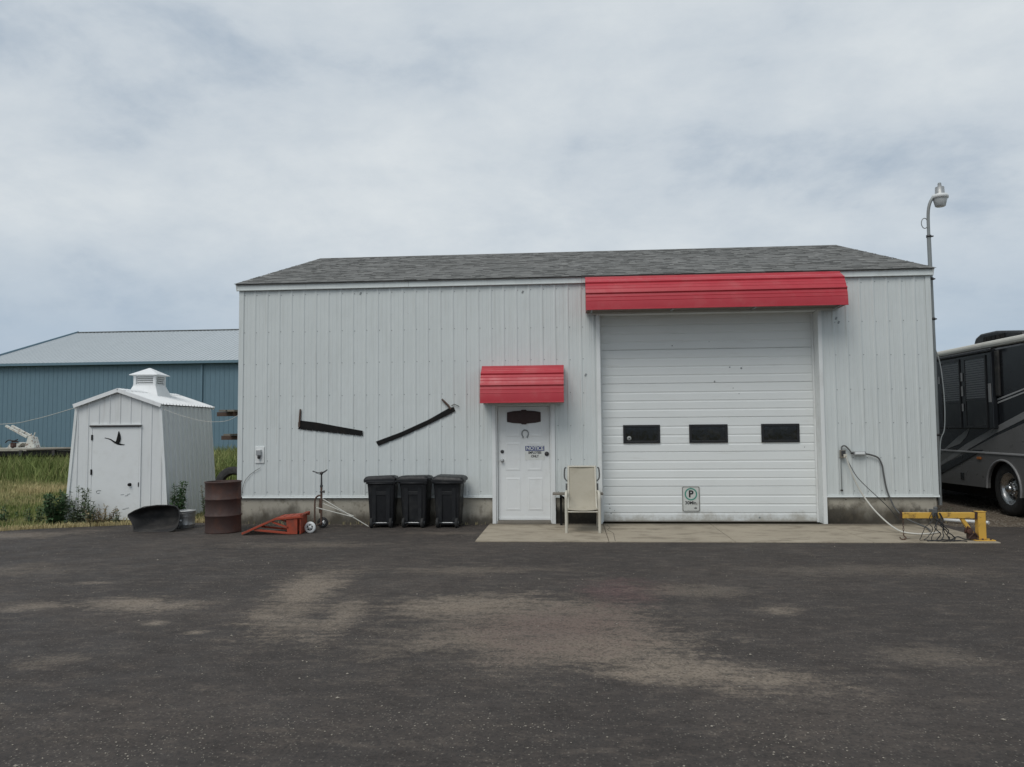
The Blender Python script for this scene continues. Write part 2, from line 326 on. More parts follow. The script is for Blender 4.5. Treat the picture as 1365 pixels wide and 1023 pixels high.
# ------------------------------------------------------------------ mesh helpers
class MB:
    def __init__(s): s.v = []; s.f = []; s.sm = []
    def add(s, vs, fs, smooth=False):
        b = len(s.v); s.v += [tuple(p) for p in vs]; s.f += [tuple(i+b for i in f) for f in fs]; s.sm += [smooth]*len(fs)
    def box(s, c, d, rot=None):
        x, y, z = d[0]/2, d[1]/2, d[2]/2
        vs = [Vector((i, j, k)) for i in (-x, x) for j in (-y, y) for k in (-z, z)]
        if rot is not None: vs = [rot @ p for p in vs]
        c = Vector(c)
        s.add([p+c for p in vs], [(0, 1, 3, 2), (4, 6, 7, 5), (0, 4, 5, 1), (2, 3, 7, 6), (0, 2, 6, 4), (1, 5, 7, 3)])
        return s
    def bb(s, a, b): return s.box([(p+q)/2 for p, q in zip(a, b)], [abs(q-p) for p, q in zip(a, b)])
    def bar(s, a, b, wd, th, up=(0, 0, 1)):
        a, b = Vector(a), Vector(b); d = b-a; z = d.normalized(); u = Vector(up)
        if abs(z.dot(u)) > .98: u = Vector((1, 0, 0))
        x = u.cross(z).normalized(); y = z.cross(x)
        return s.box((a+b)/2, (wd, th, d.length), Matrix((x, y, z)).transposed())
    def tube(s, pts, r, n=8, cap=True):
        pts = [Vector(p) for p in pts]; rs = r if isinstance(r, (list, tuple)) else [r]*len(pts)
        vs = []; x = None
        for i, p in enumerate(pts):
            t = (pts[min(i+1, len(pts)-1)]-pts[max(i-1, 0)]).normalized()
            if x is None: x = t.orthogonal().normalized()
            else:
                x = x-t*x.dot(t)
                x = x.normalized() if x.length > 1e-6 else t.orthogonal().normalized()
            y = t.cross(x)
            vs += [p+rs[i]*(math.cos(2*math.pi*k/n)*x+math.sin(2*math.pi*k/n)*y) for k in range(n)]
        fs = [(i*n+k, i*n+(k+1) % n, (i+1)*n+(k+1) % n, (i+1)*n+k) for i in range(len(pts)-1) for k in range(n)]
        s.add(vs, fs, True)
        if cap:
            s.add(vs[:n], [tuple(range(n))[::-1]]); s.add(vs[-n:], [tuple(range(n))])
        return s
    def lathe(s, prof, c=(0, 0, 0), n=24, axis='Z', smooth=True):
        c = Vector(c); vs = []
        for r, h in prof:
            for k in range(n):
                a = 2*math.pi*k/n; p = (r*math.cos(a), r*math.sin(a), h)
                if axis == 'X': p = (h, p[0], p[1])
                elif axis == 'Y': p = (p[0], h, p[1])
                vs.append(Vector(p)+c)
        s.add(vs, [(i*n+k, i*n+(k+1) % n, (i+1)*n+(k+1) % n, (i+1)*n+k) for i in range(len(prof)-1) for k in range(n)], smooth)
        return s
    def prism(s, poly, a, b, axis='Y'):
        def P(p, t): return {'Y': (p[0], t, p[1]), 'X': (t, p[0], p[1]), 'Z': (p[0], p[1], t)}[axis]
        n = len(poly); vs = [P(p, a) for p in poly]+[P(p, b) for p in poly]
        s.add(vs, [tuple(range(n)), tuple(range(n, 2*n))[::-1]]+[(i, i+n, (i+1) % n+n, (i+1) % n) for i in range(n)])
        return s
    def sweep(s, prof_a, prof_b, smooth=False):
        n = len(prof_a); s.add(list(prof_a)+list(prof_b), [(i, i+1, n+i+1, n+i) for i in range(n-1)], smooth); return s
    def mesh(s, name, m):
        me = bpy.data.meshes.new(name); me.from_pydata(s.v, [], s.f); me.polygons.foreach_set('use_smooth', s.sm)
        if m is not None: me.materials.append(m)
        return me

def obj(name, mb, m, parent=None, loc=(0, 0, 0), rot=(0, 0, 0), bev=0, kind=None, fixn=True, label=None, weld=False):
    me = mb.mesh(name, M[m] if isinstance(m, str) else m)
    if fixn:
        import bmesh
        bm = bmesh.new(); bm.from_mesh(me)
        if weld: bmesh.ops.remove_doubles(bm, verts=bm.verts, dist=1e-5)
        bmesh.ops.recalc_face_normals(bm, faces=bm.faces); bm.to_mesh(me); bm.free()
    o = bpy.data.objects.new(name, me); COL.objects.link(o); o.location = loc; o.rotation_euler = rot
    if parent: o.parent = parent
    if bev:
        md = o.modifiers.new('bevel', 'BEVEL'); md.width = bev; md.segments = 2; md.limit_method = 'ANGLE'; md.angle_limit = R(40)
    if kind: o['kind'] = kind
    if label: o['label'] = label
    return o
def tag(o, label, cat, group=None):
    o['label'] = label; o['category'] = cat
    if group: o['group'] = group
    return o
def thing(name, label, cat, loc=(0, 0, 0), rz=0, group=None):
    o = bpy.data.objects.new(name, None); COL.objects.link(o); o.location = loc; o.rotation_euler = (0, 0, rz)
    o.empty_display_size = .2
    return tag(o, label, cat, group)
def struct(name, mb, m, **k):
    return obj(name, mb, m, kind='structure', **k)
def inst(o, name, parent, loc, rot=(0, 0, 0), scale=None):
    c = o.copy(); COL.objects.link(c); c.parent = parent; c.location = loc; c.rotation_euler = rot
    if scale: c.scale = scale
    return c
def copy_tree(o, parent=None):
    c = o.copy(); COL.objects.link(c)
    if parent: c.parent = parent
    for ch in list(o.children): copy_tree(ch, c)
    return c
def textobj(name, txt, size, m, parent, loc, rot=(R(90), 0, 0), bold=.0, sx=1.0, depth=.0008):
    cu = bpy.data.curves.new(name, 'FONT'); cu.body = txt; cu.size = size; cu.align_x = 'CENTER'; cu.align_y = 'CENTER'
    cu.offset = bold; cu.extrude = depth; cu.resolution_u = 3
    t = bpy.data.objects.new(name, cu); COL.objects.link(t)
    dg = bpy.context.evaluated_depsgraph_get()
    me = bpy.data.meshes.new_from_object(t.evaluated_get(dg)); bpy.data.objects.remove(t)
    me.materials.clear(); me.materials.append(M[m])
    o = bpy.data.objects.new(name, me); COL.objects.link(o); o.parent = parent; o.location = loc; o.rotation_euler = rot; o.scale = (sx, 1, 1)
    return o
def attr(me, name, vals, dom='FACE'):
    a = me.attributes.new(name, 'FLOAT', dom); a.data.foreach_set('value', vals)
def arc(cx, cz, r, a0, a1, n):
    return [(cx+r*math.cos(R(a0+(a1-a0)*i/n)), cz+r*math.sin(R(a0+(a1-a0)*i/n))) for i in range(n+1)]

# ------------------------------------------------------------------ ground
GZ = -.015
mb = MB(); mb.add([(-600, -300, -.05), (600, -300, -.05), (600, 900, -.05), (-600, 900, -.05)], [(0, 1, 2, 3)])
struct('ground', mb, 'field')
edge = [(-40, -14), (-12, -5.2), (-6.2, -2.35), (-4.6, -1.42), (-3.79, -.98), (-3.3, -.66), (-2.9, -.50), (-2.5, -.33), (-2.07, -.16), (-1.5, .0), (-.8, .22), (-.3, .16), (0.0, .12), (12.3, .12), (12.35, -.2), (12.9, -.26), (13.4, -.22), (14.2, -.3), (16, -.25), (22, -.3), (40, -.2)]
fe = []
for (x0, y0), (x1, y1) in zip(edge, edge[1:]):
    n = max(1, int(math.hypot(x1-x0, y1-y0)/.12)) if abs(x0) < 17 and abs(x1) < 17 else 1
    for i in range(n):
        x, y = x0+(x1-x0)*i/n, y0+(y1-y0)*i/n
        j = 0 if -.05 < x < 12.33 else mnoise.noise(Vector((x*2.3, y*2.3, 1)))*.07
        fe.append((x+j*.4, y+j))
fe.append((40, -.2))
mb = MB(); poly = [(40, -60), (-40, -60)]+fe
mb.prism(poly, -.048, GZ, 'Z')
struct('asphalt_lot', mb, 'asphalt')
mb = MB(); mb.prism([(12.25, .12), (12.33, -.3), (40, -.3), (40, 40), (12.25, 40)], -.049, -.028, 'Z')
struct('gravel_yard', mb, 'gravel')
# concrete apron in front of the doors: four poured slabs
apron = bpy.data.objects.new('pavement', None); COL.objects.link(apron); apron['kind'] = 'structure'
for x0, x1 in ((4.58, 6.562), (6.57, 8.392), (8.40, 10.34), (10.348, 12.09)):
    mb = MB(); mb.prism([(x0, -2.06), (x1, -2.06), (x1, .01), (x0, .01)], -.046, 0, 'Z')
    obj('slab', mb, 'slab', apron, bev=.004)
mb = MB()
for pts in ([(6.62, -.2), (6.66, -.5), (6.60, -.8), (6.68, -1.2), (6.66, -2.05)], [(10.5, -.55), (10.75, -.75), (10.9, -1.0), (11.2, -1.2), (11.3, -1.5)]):
    mb.tube([(x, y, -.0015) for x, y in pts], .004, 5)
obj('crack', mb, 'dark_void', apron)

# ------------------------------------------------------------------ metal workshop
W, D, HE, HS, HT, HR = 12.19, 9.42, 4.234, .47, 4.347, 5.862
bld = thing('metal_workshop', 'long white ribbed metal workshop with grey shingle gable roof', 'building')
PW, RIB = .9144, .2286
def ribs(u0, u1, h=.016, pitch=RIB, ph=0.0):
    pts = {u0: 0., u1: 0.}
    k = math.floor((u0-ph)/pitch)-1
    while ph+k*pitch < u1+pitch:
        c = ph+k*pitch
        for du, hh in ((-.026, 0), (-.011, h), (.011, h), (.026, 0), (.073, 0), (.080, .003), (.088, 0), (.141, 0), (.148, .003), (.156, 0)):
            u = c+du*pitch/.2286
            if u0+.0005 < u < u1-.0005: pts[round(u, 5)] = hh
        k += 1
    ks = sorted(pts); 
    return [(u, pts[u]) for u in ks]
def panel(name, parent, m, org, du, nrm, spans, h=.0095, pitch=RIB, proud=0., ph=.05):
    """one sheet: spans = [(u0,u1,bottom(u),top(u))]"""
    org, du, nrm = Vector(org), Vector(du), Vector(nrm); mb = MB(); up = Vector((0, 0, 1))
    for u0, u1, fb, ft in spans:
        pr = ribs(u0, u1, h, pitch, ph)
        lo = [org+du*u+nrm*(d+proud)+up*fb(u) for u, d in pr]; hi = [org+du*u+nrm*(d+proud)+up*ft(u) for u, d in pr]
        mb.sweep(lo, hi)
        mb.add([lo[0], hi[0], hi[0]-nrm*(.004+proud), lo[0]-nrm*(.004+proud)], [(0, 1, 2, 3)])
        mb.add([lo[-1], hi[-1], hi[-1]-nrm*(.004+proud), lo[-1]-nrm*(.004+proud)], [(0, 1, 2, 3)])
    return obj(name, mb, m, parent, fixn=False)
ODX0, ODX1, ODZ = 6.56, 10.30, 3.665      # overhead opening
MDX0, MDX1, MDZ = 4.70, 5.68, 2.085       # entry door opening
def front_spans(u0, u1):
    cuts = sorted({u0, u1, *[c for c in (ODX0, ODX1, MDX0, MDX1) if u0 < c < u1]}); r = []
    for a, b in zip(cuts, cuts[1:]):
        c = (a+b)/2; z0 = HS
        if ODX0 < c < ODX1: z0 = ODZ
        if MDX0 < c < MDX1: z0 = MDZ
        r.append((a, b, (lambda u, z=z0: z), (lambda u: HE+.03)))
    return r
k = 0; u = 0.
while u < W-.01:
    u1 = min(u+PW, W); panel('wall_panel', bld, 'siding', (0, 0, 0), (1, 0, 0), (0, -1, 0), front_spans(u, u1), proud=.0015*(k % 2)); u = u1; k += 1
def gable(v): return HE+.03+(HR-HT)*(1-abs(v-D/2)/(D/2))
for X, dr, nr in ((W, (0, 1, 0), (1, 0, 0)), (0, (0, 1, 0), (-1, 0, 0))):
    u = 0.; k = 0
    while u < D-.01:
        u1 = min(u+PW, D); mid = D/2
        sp = [(u, u1, lambda q: HS, gable)] if not (u < mid < u1) else [(u, mid, lambda q: HS, gable), (mid, u1, lambda q: HS, gable)]
        panel('wall_panel', bld, 'siding', (X, 0, 0), dr, nr, sp, proud=.0015*(k % 2)); u = u1; k += 1
panel('wall_panel', bld, 'siding', (0, D, 0), (1, 0, 0), (0, 1, 0), [(0, W, lambda q: HS, lambda q: HE)])
# inner liner so nothing shows through
mb = MB(); mb.bb((.06, D-.07, 0), (W-.06, D-.05, HE)); mb.bb((.05, .4, 0), (.07, D-.07, HE)); mb.bb((W-.07, .4, 0), (W-.05, D-.07, HE)); mb.bb((.06, .4, .0), (W-.06, .42, HE))
obj('inner_wall', mb, 'dark_void', bld)
# screws
mb = MB()
for z in (.56, 1.12, 1.71, 2.29, 2.88, 3.46, 4.14):
    for i in range(54):
        x = .05+i*RIB+.034
        if x > W-.02 or (ODX0-.08 < x < ODX1+.08 and z < ODZ+.1) or (MDX0-.08 < x < MDX1+.08 and z < MDZ+.1): continue
        mb.lathe([(.0085, 0), (.0085, -.003), (.005, -.005), (0, -.0055)], (x+random.uniform(-.004, .004), -.0005, z+random.uniform(-.008, .008)), 6, 'Y')
obj('screws', mb, 'grey_metal', bld, kind='stuff')
mb = MB()
for x, z in ((2.25, 4.14), (5.2, 4.1), (10.62, 3.52), (10.66, 3.45), (6.3, 2.6)): mb.box((x, -.004, z), (.03, .004, .05), Matrix.Rotation(R(25), 3, 'Y'))
obj('scuffs', mb, 'grey_metal', bld, kind='stuff')
# foundation
for x0, x1 in ((0.012, MDX0-.06), (MDX1+.06, ODX0-.06), (ODX1+.06, W-.012)):
    mb = MB(); mb.bb((x0, .012, -.3), (x1, .28, HS+.01)); obj('foundation', mb, 'foundation', bld, bev=.006)
mb = MB(); mb.bb((.012, .285, -.3), (.2, D-.012, HS)); mb.bb((W-.2, .285, -.3), (W-.012, D-.012, HS)); mb.bb((.205, D-.2, -.3), (W-.205, D-.012, HS))
obj('foundation', mb, 'foundation', bld)
# base flashing, corner trim, fascia
for x0, x1 in ((-.03, MDX0-.062), (MDX1+.062, ODX0-.062), (ODX1+.062, W+.03)):
    mb = MB(); pr = [(-.004, HS+.022), (-.020, HS+.016), (-.022, HS-.004), (-.034, HS-.012), (-.034, HS-.018)]
    mb.sweep([(x0, y, z) for y, z in pr], [(x1, y, z) for y, z in pr]); obj('base_flashing', mb, 'siding', bld, fixn=False)
    mb = MB(); mb.bb((x0+.04, -.012, HS-.024), (x1-.04, .012, HS-.004)); obj('base_shadow_strip', mb, 'dark_void', bld)  # dark strip added as the shadow line below the flashing
for X, s in ((0, -1), (W, 1)):
    mb = MB(); mb.bb((X-s*.07, -.015, HS+.02), (X+s*.018, -.012, HE)); mb.bb((X+s*.013, -.0118, HS+.02), (X+s*.018, .1, HE))
    obj('corner_trim', mb, 'siding', bld)
for x0, x1 in ((-.05, 3.14), (3.143, 6.25), (6.253, 9.3), (9.303, W+.05)):
    mb = MB(); pr = [(-.03, HE-.006), (-.055, HE-.002), (-.055, HE+.012), (-.046, HE+.016), (-.046, HT-.010), (-.05, HT-.006), (-.05, HT-.002), (-.03, HT-.001)]
    mb.sweep([(x0, y, z) for y, z in pr], [(x1, y, z) for y, z in pr]); obj('fascia', mb, 'siding', bld, fixn=False)
mb = MB(); mb.bb((-.05, -.03, HE+.002), (W+.05, .02, HT-.004)); obj('fascia_board', mb, 'dark_void', bld)
for X, s in ((-.05, -1), (W+.05, 1)):
    for a, b in (((-.05), D/2), (D+.05, D/2)):
        mb = MB(); mb.bar((X, a, HT-.06), (X, b, HR-.06), .03, .13, (0, 0, 1)); obj('rake_trim', mb, 'trim', bld)
# roof: deck and shingles
roof = None
mb = MB()
ov = .06
for y0 in (-.075, D+.075):
    sg = 1 if y0 < 0 else -1
    mb.add([(-.07, y0, HT-.006), (W+.07, y0, HT-.006), (W+.07, D/2, HR+.006), (-.07, D/2, HR+.006), (-.07, y0, HT-.014), (W+.07, y0, HT-.014), (W+.07, D/2, HR-.02), (-.07, D/2, HR-.02)],
           [(0, 1, 2, 3), (0, 1, 5, 4), (1, 2, 6, 5), (0, 3, 7, 4), (4, 5, 6, 7)])
roof = obj('roof', mb, 'grey_cable', bld)
mb = MB(); tones = []
run = D/2+.085; rise = HR-HT+.02; sl = math.hypot(run, rise); ey, ez = run/sl, rise/sl
NC = 40
for side in (0, 1):
    for c in range(NC):
        s0, s1 = c*sl/NC, min((c+1.25)*sl/NC, sl+.01)
        x = -.09+(-random.random()*.3)
        ctone = random.uniform(-.08, .08)
        while x < W+.09:
            x1 = x+random.choice((.09, .13, .17, .22)); a, b = max(x, -.09), min(x1, W+.09); x = x1
            if b-a < .02: continue
            th = random.choice((.006, .006, .012)); tn = min(1, max(0, random.gauss(.45, .19)+ctone))
            def P(xx, s, h):
                y = -.085+s*ey-h*ez; z = HT+s*ez+h*ey
                return (xx, y if side == 0 else D-y, z)
            j = random.uniform(-.004, .004)
            mb.add([P(a, s0+j, 0), P(b, s0+j, 0), P(b, s0+j, th), P(a, s0+j, th), P(b, s1, .003), P(a, s1, .003)], [(0, 1, 2, 3), (3, 2, 4, 5)])
            tones += [max(0, tn-.4), tn]
o = obj('shingles', mb, 'shingle', roof, kind='stuff', fixn=False); attr(o.data, 'tone', tones)
mb = MB(); tones = []
x = -.09
while x < W+.09:
    x1 = min(x+.3, W+.09); mb.add([(x, D/2-.15, HR-.025), (x1, D/2-.15, HR-.025), (x1, D/2, HR+.03), (x, D/2, HR+.03), (x1, D/2+.15, HR-.025), (x, D/2+.15, HR-.025)], [(0, 1, 2, 3), (3, 2, 4, 5)])
    t = random.uniform(.2, .6); tones += [t, t]; x = x1
o = obj('ridge_cap', mb, 'shingle', roof, fixn=False); attr(o.data, 'tone', tones)

# overhead door
DY = .26
def part_empty(name, parent, loc=(0, 0, 0)):
    o = bpy.data.objects.new(name, None); COL.objects.link(o); o.parent = parent; o.location = loc; return o
mb = MB()
mb.bb((ODX0-.065, -.034, -.0), (ODX0-.001, .0, ODZ+.03)); mb.bb((ODX0-.03, .001, 0), (ODX0-.001, DY+.10, ODZ))
mb.bb((ODX1+.001, -.034, -.0), (ODX1+.065, .0, ODZ+.03)); mb.bb((ODX1+.001, .001, 0), (ODX1+.03, DY+.10, ODZ))
mb.bb((ODX0, -.034, ODZ+.001), (ODX1, 0, ODZ+.06)); mb.bb((ODX0, .001, ODZ+.001), (ODX1, DY+.1, ODZ+.03))
obj('door_frame', mb, 'trim', bld, bev=.003)
god = obj('overhead_door', MB().bb((ODX0+.03, DY+.045, .02), (ODX1-.03, DY+.06, ODZ)), 'grey_metal', bld)
NS = 6; SH = (ODZ-.01)/NS
def section_prof(h):
    p = [(.006, .0), (.0, .010)]
    for f in (.22, .47, .72):
        z = f*h; p += [(.0, z-.014), (.006, z-.004), (.006, z+.012), (.0, z+.024)]
    return p+[(.0, h-.010), (.008, h-.004), (.012, h-.002)]
WIN = [(6.955, 7.605), (8.115, 8.785), (9.365, 10.02)]; WZ0, WZ1 = 1.385, 1.712
for i in range(NS):
    z0 = .012+i*SH; mb = MB(); pr = section_prof(SH)
    mb.sweep([(ODX0+.004, DY+y, z0+z) for y, z in pr], [(ODX1-.004, DY+y, z0+z) for y, z in pr])
    mb.add([(ODX0+.004, DY+.04, z0), (ODX1-.004, DY+.04, z0), (ODX1-.004, DY+.04, z0+SH), (ODX0+.004, DY+.04, z0+SH)], [(0, 1, 2, 3)])
    obj('door_section', mb, 'sectional', god, fixn=False)
for a, b in WIN:
    mb = MB(); t = .045
    mb.bb((a, DY-.022, WZ0), (a+t, DY+.01, WZ1)); mb.bb((b-t, DY-.022, WZ0), (b, DY+.01, WZ1))
    mb.bb((a+t, DY-.022, WZ0), (b-t, DY+.01, WZ0+t)); mb.bb((a+t, DY-.022, WZ1-t), (b-t, DY+.01, WZ1))
    obj('window_frame', mb, 'window_black', god, bev=.006)
    obj('window_pane', MB().bb((a+t, DY-.010, WZ0+t), (b-t, DY-.004, WZ1-t)), 'glass_dark', god)
mb = MB(); mb.lathe([(.012, 0), (.040, 0), (.040, .002), (.012, .002)], (7.06, DY-.0135, 1.475), 20, 'Y'); obj('sticker', mb, 'sticker', god)
obj('bottom_seal', MB().bb((ODX0+.004, DY-.004, .0), (ODX1-.004, DY+.03, .014)), 'wood_grey', god)
mb = MB(); mb.bb((ODX0+.001, DY-.03, .0), (ODX0+.03, DY-.004, ODZ)); mb.bb((ODX1-.03, DY-.03, 0), (ODX1-.001, DY-.004, ODZ)); mb.bb((ODX0+.03, DY-.03, ODZ-.035), (ODX1-.03, DY-.004, ODZ-.001))
obj('weather_strip', mb, 'trim', god)
mb = MB()                                   # rust specks and dents on the sections
for x, z, s in ((7.85, 3.12, .02), (8.85, 2.72, .022), (9.05, 2.70, .03), (8.58, 2.47, .025), (8.9, 2.35, .014), (9.0, 2.25, .014), (8.5, 3.18, .012), (10.1, 1.3, .014), (9.3, .075, .03), (6.72, .15, .02), (6.70, .24, .018), (6.78, .2, .012), (6.69, .31, .014)):
    mb.lathe([(0, -.003), (s*.35, -.002), (s*.62, 0)], (x, DY-.0005, z), 7, 'Y')
obj('rust_specks', mb, 'grey_metal', god, kind='stuff')

# entry door
ey_ = .07
mb = MB()
for a, b in ((MDX0-.066, MDX0-.001), (MDX1+.001, MDX1+.066)):
    mb.bb((a, -.034, 0), (b, .0, MDZ+.03))
mb.bb((MDX0, -.034, MDZ+.001), (MDX1, 0, MDZ+.06)); mb.bb((MDX0, .001, 0), (MDX0+.025, .12, MDZ)); mb.bb((MDX1-.025, .001, 0), (MDX1, .12, MDZ)); mb.bb((MDX0+.026, .001, MDZ-.025), (MDX1-.026, .12, MDZ))
obj('door_frame', mb, 'white_paint', bld, bev=.003)
ed = obj('entry_door', MB().bb((MDX0+.03, ey_, .055), (MDX1-.03, ey_+.045, MDZ-.03)), 'white_paint', bld, bev=.003)
DX0, DX1 = MDX0+.03, MDX1-.03
for x0, x1, z0, z1 in ((DX0+.13, DX0+.40, .22, .80), (DX1-.40, DX1-.13, .22, .80), (DX0+.13, DX0+.40, .92, 1.42), (DX1-.40, DX1-.13, .92, 1.42), (DX0+.13, DX0+.40, 1.52, 1.84), (DX1-.40, DX1-.13, 1.52, 1.84)):
    mb = MB(); a = .022
    O = [(x0, z0), (x1, z0), (x1, z1), (x0, z1)]; I = [(x0+a, z0+a), (x1-a, z0+a), (x1-a, z1-a), (x0+a, z1-a)]; J = [(x0+2*a, z0+2*a), (x1-2*a, z0+2*a), (x1-2*a, z1-2*a), (x0+2*a, z1-2*a)]
    vs = [(x, ey_-.001, z) for x, z in O]+[(x, ey_-.006, z) for x, z in I]+[(x, ey_-.003, z) for x, z in J]
    mb.add(vs, [(i, (i+1) % 4, 4+(i+1) % 4, 4+i) for i in range(4)]+[(4+i, 4+(i+1) % 4, 8+(i+1) % 4, 8+i) for i in range(4)]+[(8, 9, 10, 11)])
    obj('door_panel', mb, 'white_paint', ed)
mb = MB(); mb.lathe([(0, -.062), (.018, -.062), (.027, -.052), (.027, -.034), (.012, -.024), (.012, -.006), (.032, -.006), (.032, 0)], (DX0+.075, ey_, 1.10), 16, 'Y')
obj('door_knob', mb, 'galv', ed)
mb = MB(); mb.lathe([(0, -.022), (.022, -.022), (.030, -.012), (.032, 0)], (DX0+.075, ey_, 1.26), 16, 'Y'); obj('deadbolt', mb, 'dark_metal', ed)
mb = MB(); mb.lathe([(0, -.03), (.02, -.03), (.036, -.016), (.040, 0)], (DX1-.055, ey_, 1.215), 16, 'Y'); mb.lathe([(0, -.034), (.012, -.034), (.014, -.028)], (DX1-.055, ey_, 1.215), 10, 'Y'); obj('lock_cover', mb, 'dark_metal', ed)
obj('door_sweep', MB().bb((DX0, ey_-.012, .057), (DX1, ey_-.0005, .10)), 'white_paint', ed)
obj('threshold', MB().bb((MDX0+.026, -.05, .0), (MDX1-.026, .12, .05)), 'wood_grey', bld, bev=.006)
# left floodlight socket plate is a thing of the wall, below

# awnings ------------------------------------------------------------
def awning(name, label, x0, x1, ztop, zbot, dep):
    t = thing(name, label, 'awning', (x0, -.03, zbot))
    w = x1-x0; h = ztop-zbot
    n = 64; base = []
    for i in range(n+1):
        a = R(90*i/n); base.append((-dep*math.sin(a)**.92 if i else 0., h*math.cos(a)**.92 if i < n else 0.))
    # arc length with ribs laid along the length of the sheet
    L_ = [0.]
    for p, q in zip(base, base[1:]): L_.append(L_[-1]+math.hypot(q[0]-p[0], q[1]-p[1]))
    T = L_[-1]
    def at(s):
        for i in range(n):
            if L_[i+1] >= s-1e-9:
                f = (s-L_[i])/(L_[i+1]-L_[i]); p, q = base[i], base[i+1]
                d = Vector((q[0]-p[0], q[1]-p[1])).normalized()
                return Vector((p[0]+(q[0]-p[0])*f, p[1]+(q[1]-p[1])*f)), Vector((d.y, -d.x))
        return Vector(base[-1]), Vector((-1, 0))
    offs = {}
    for i in range(int(T/.02)+1): offs[round(i*.02, 4)] = 0.
    offs[round(T, 4)] = 0.
    c = .115
    while c < T-.10:
        for k_ in list(offs):
            if c-.035 < k_ < c+.16: offs.pop(k_)
        for du, hh in ((-.028, 0), (-.012, .026), (.012, .026), (.028, 0), (.072, 0), (.080, .0045), (.088, 0), (.137, 0), (.145, .0045), (.153, 0)):
            if c+du < T: offs[round(c+du, 4)] = hh
        c += .2286
    pr = []
    for s in sorted(offs):
        p, nn = at(min(s, T))
        if nn.y < 0: nn = -nn
        if nn.x > 0 and p.y > h*.3 and False: nn = -nn
        out_ = nn if (nn.x <= 0 or nn.y > .7) else -nn
        q = p+out_*offs[s]; pr.append((q.x, q.y))
    mb = MB(); mb.sweep([(0, y, z) for y, z in pr], [(w, y, z) for y, z in pr]); obj('cover_sheet', mb, 'red_metal', t, fixn=False)
    inn = [(y*.985, z*.985) for y, z in base]
    for xa in (.004, w-.012):
        mb = MB(); mb.prism(inn+[(0, 0)], xa, xa+.008, 'X'); obj('end_cap', mb, 'red_metal', t)
    mb = MB(); mb.bb((-.002, -dep-.008, -.014), (w+.002, -dep+.012, .003)); obj('front_trim', mb, 'red_metal', t, bev=.003)
    mb = MB(); mb.bb((.014, -dep+.013, .005), (w-.014, -.002, .013)); obj('soffit', mb, 'wood_grey', t)
    mb = MB(); mb.bb((.014, -.034, -.03), (w-.014, -.004, .0045)); obj('ledger', mb, 'trim', t)
    nb = max(2, int(w/.9))
    for i in range(nb):
        x = .1+i*(w-.2)/(nb-1)
        obj('bracket', MB().bb((x-.014, -dep+.05, -.012), (x+.014, -.036, .0045)), 'galv', t)
    return t
awning('awning', 'long red ribbed metal awning over the big white overhead door', 6.31, 10.66, 4.30, 3.69, .47)
awning('awning', 'short red ribbed metal awning above the white entry door', 4.475, 5.915, 2.76, 2.12, .45)

# things hung on the doors and the wall --------------------------------
t = thing('wall_plaque', 'dark maroon barrel shaped plaque near top of the entry door', 'plaque', (5.195, ey_-.001, 1.87))
out_ = [(-.30, -.085), (-.2, -.105), (-.05, -.115), (-.04, -.13), (.04, -.13), (.05, -.115), (.2, -.105), (.30, -.085), (.30, .085), (.2, .105), (.05, .115), (.04, .13), (-.04, .13), (-.05, .115), (-.2, .105), (-.30, .085)]
mb = MB(); mb.prism(out_, -.018, 0, 'Y'); obj('board', mb, 'brown_sign', t, bev=.005)
mb = MB(); mb.prism([(x*.86, z*.78) for x, z in out_], -.021, -.0185, 'Y'); obj('raised_panel', mb, 'brown_sign', t)
t = thing('horseshoe', 'old grey horseshoe hung open end down on the entry door', 'horseshoe', (5.215, ey_-.012, 1.575))
mb = MB(); pts = [(.058*math.cos(R(a))*1.0, 0, .066*math.sin(R(a))) for a in range(-58, 239, 14)]
pts = [(.040, 0, -.075)]+pts+[(-.040, 0, -.075)]; mb.tube(pts, .0105, 6); obj('shoe', mb, 'grey_metal', t)
mb = MB()
for p in pts[3::4]: mb.box((p[0], -.010, p[2]), (.007, .006, .007))
obj('nail_heads', mb, 'galv', t, kind='stuff')
t = thing('notice_sign', 'white notice sign with blue header taped to the entry door', 'sign', (5.385, ey_-.002, 1.235))
mb = MB(); mb.box((0, -.002, 0), (.35, .004, .255)); obj('board', mb, 'sign_white', t, bev=.001)
mb = MB(); mb.box((0, -.0045, .078), (.335, .0012, .085)); obj('header', mb, 'blue_ink', t)
textobj('lettering', 'NOTICE', .088, 'sign_white', t, (0, -.006, .078), bold=.003, sx=.95)
textobj('lettering', 'EMPLOYEES', .062, 'black_ink', t, (0, -.005, .002), bold=.002, sx=.72)
textobj('lettering', 'ONLY', .062, 'black_ink', t, (0, -.005, -.062), bold=.002, sx=.8)
M['sign_grey'] = mat('sign_weathered', (.56, .57, .54), .55, var=.08, dirt=(.3, .28, .24), dirt_amt=.5, dscale=9)
t = thing('parking_sign', 'white thirty minute parking sign with green ring on the overhead door', 'sign', (8.122, DY-.006, .40))
def rrect(w, h, r): return [p for cx, cz, a in ((w/2-r, h/2-r, 0), (-w/2+r, h/2-r, 90), (-w/2+r, -h/2+r, 180), (w/2-r, -h/2+r, 270)) for p in arc(cx, cz, r, a, a+90, 4)]
mb = MB(); mb.prism(rrect(.315, .452, .03), -.003, 0, 'Y'); obj('plate', mb, 'sign_grey', t)
mb = MB(); o1, i1 = rrect(.296, .432, .026), rrect(.278, .414, .02); n = len(o1)
mb.add([(x, -.0042, z) for x, z in o1]+[(x, -.0042, z) for x, z in i1]+[(x, -.0032, z) for x, z in o1], [(i, (i+1) % n, n+(i+1) % n, n+i) for i in range(n)]); obj('border', mb, 'black_ink', t)
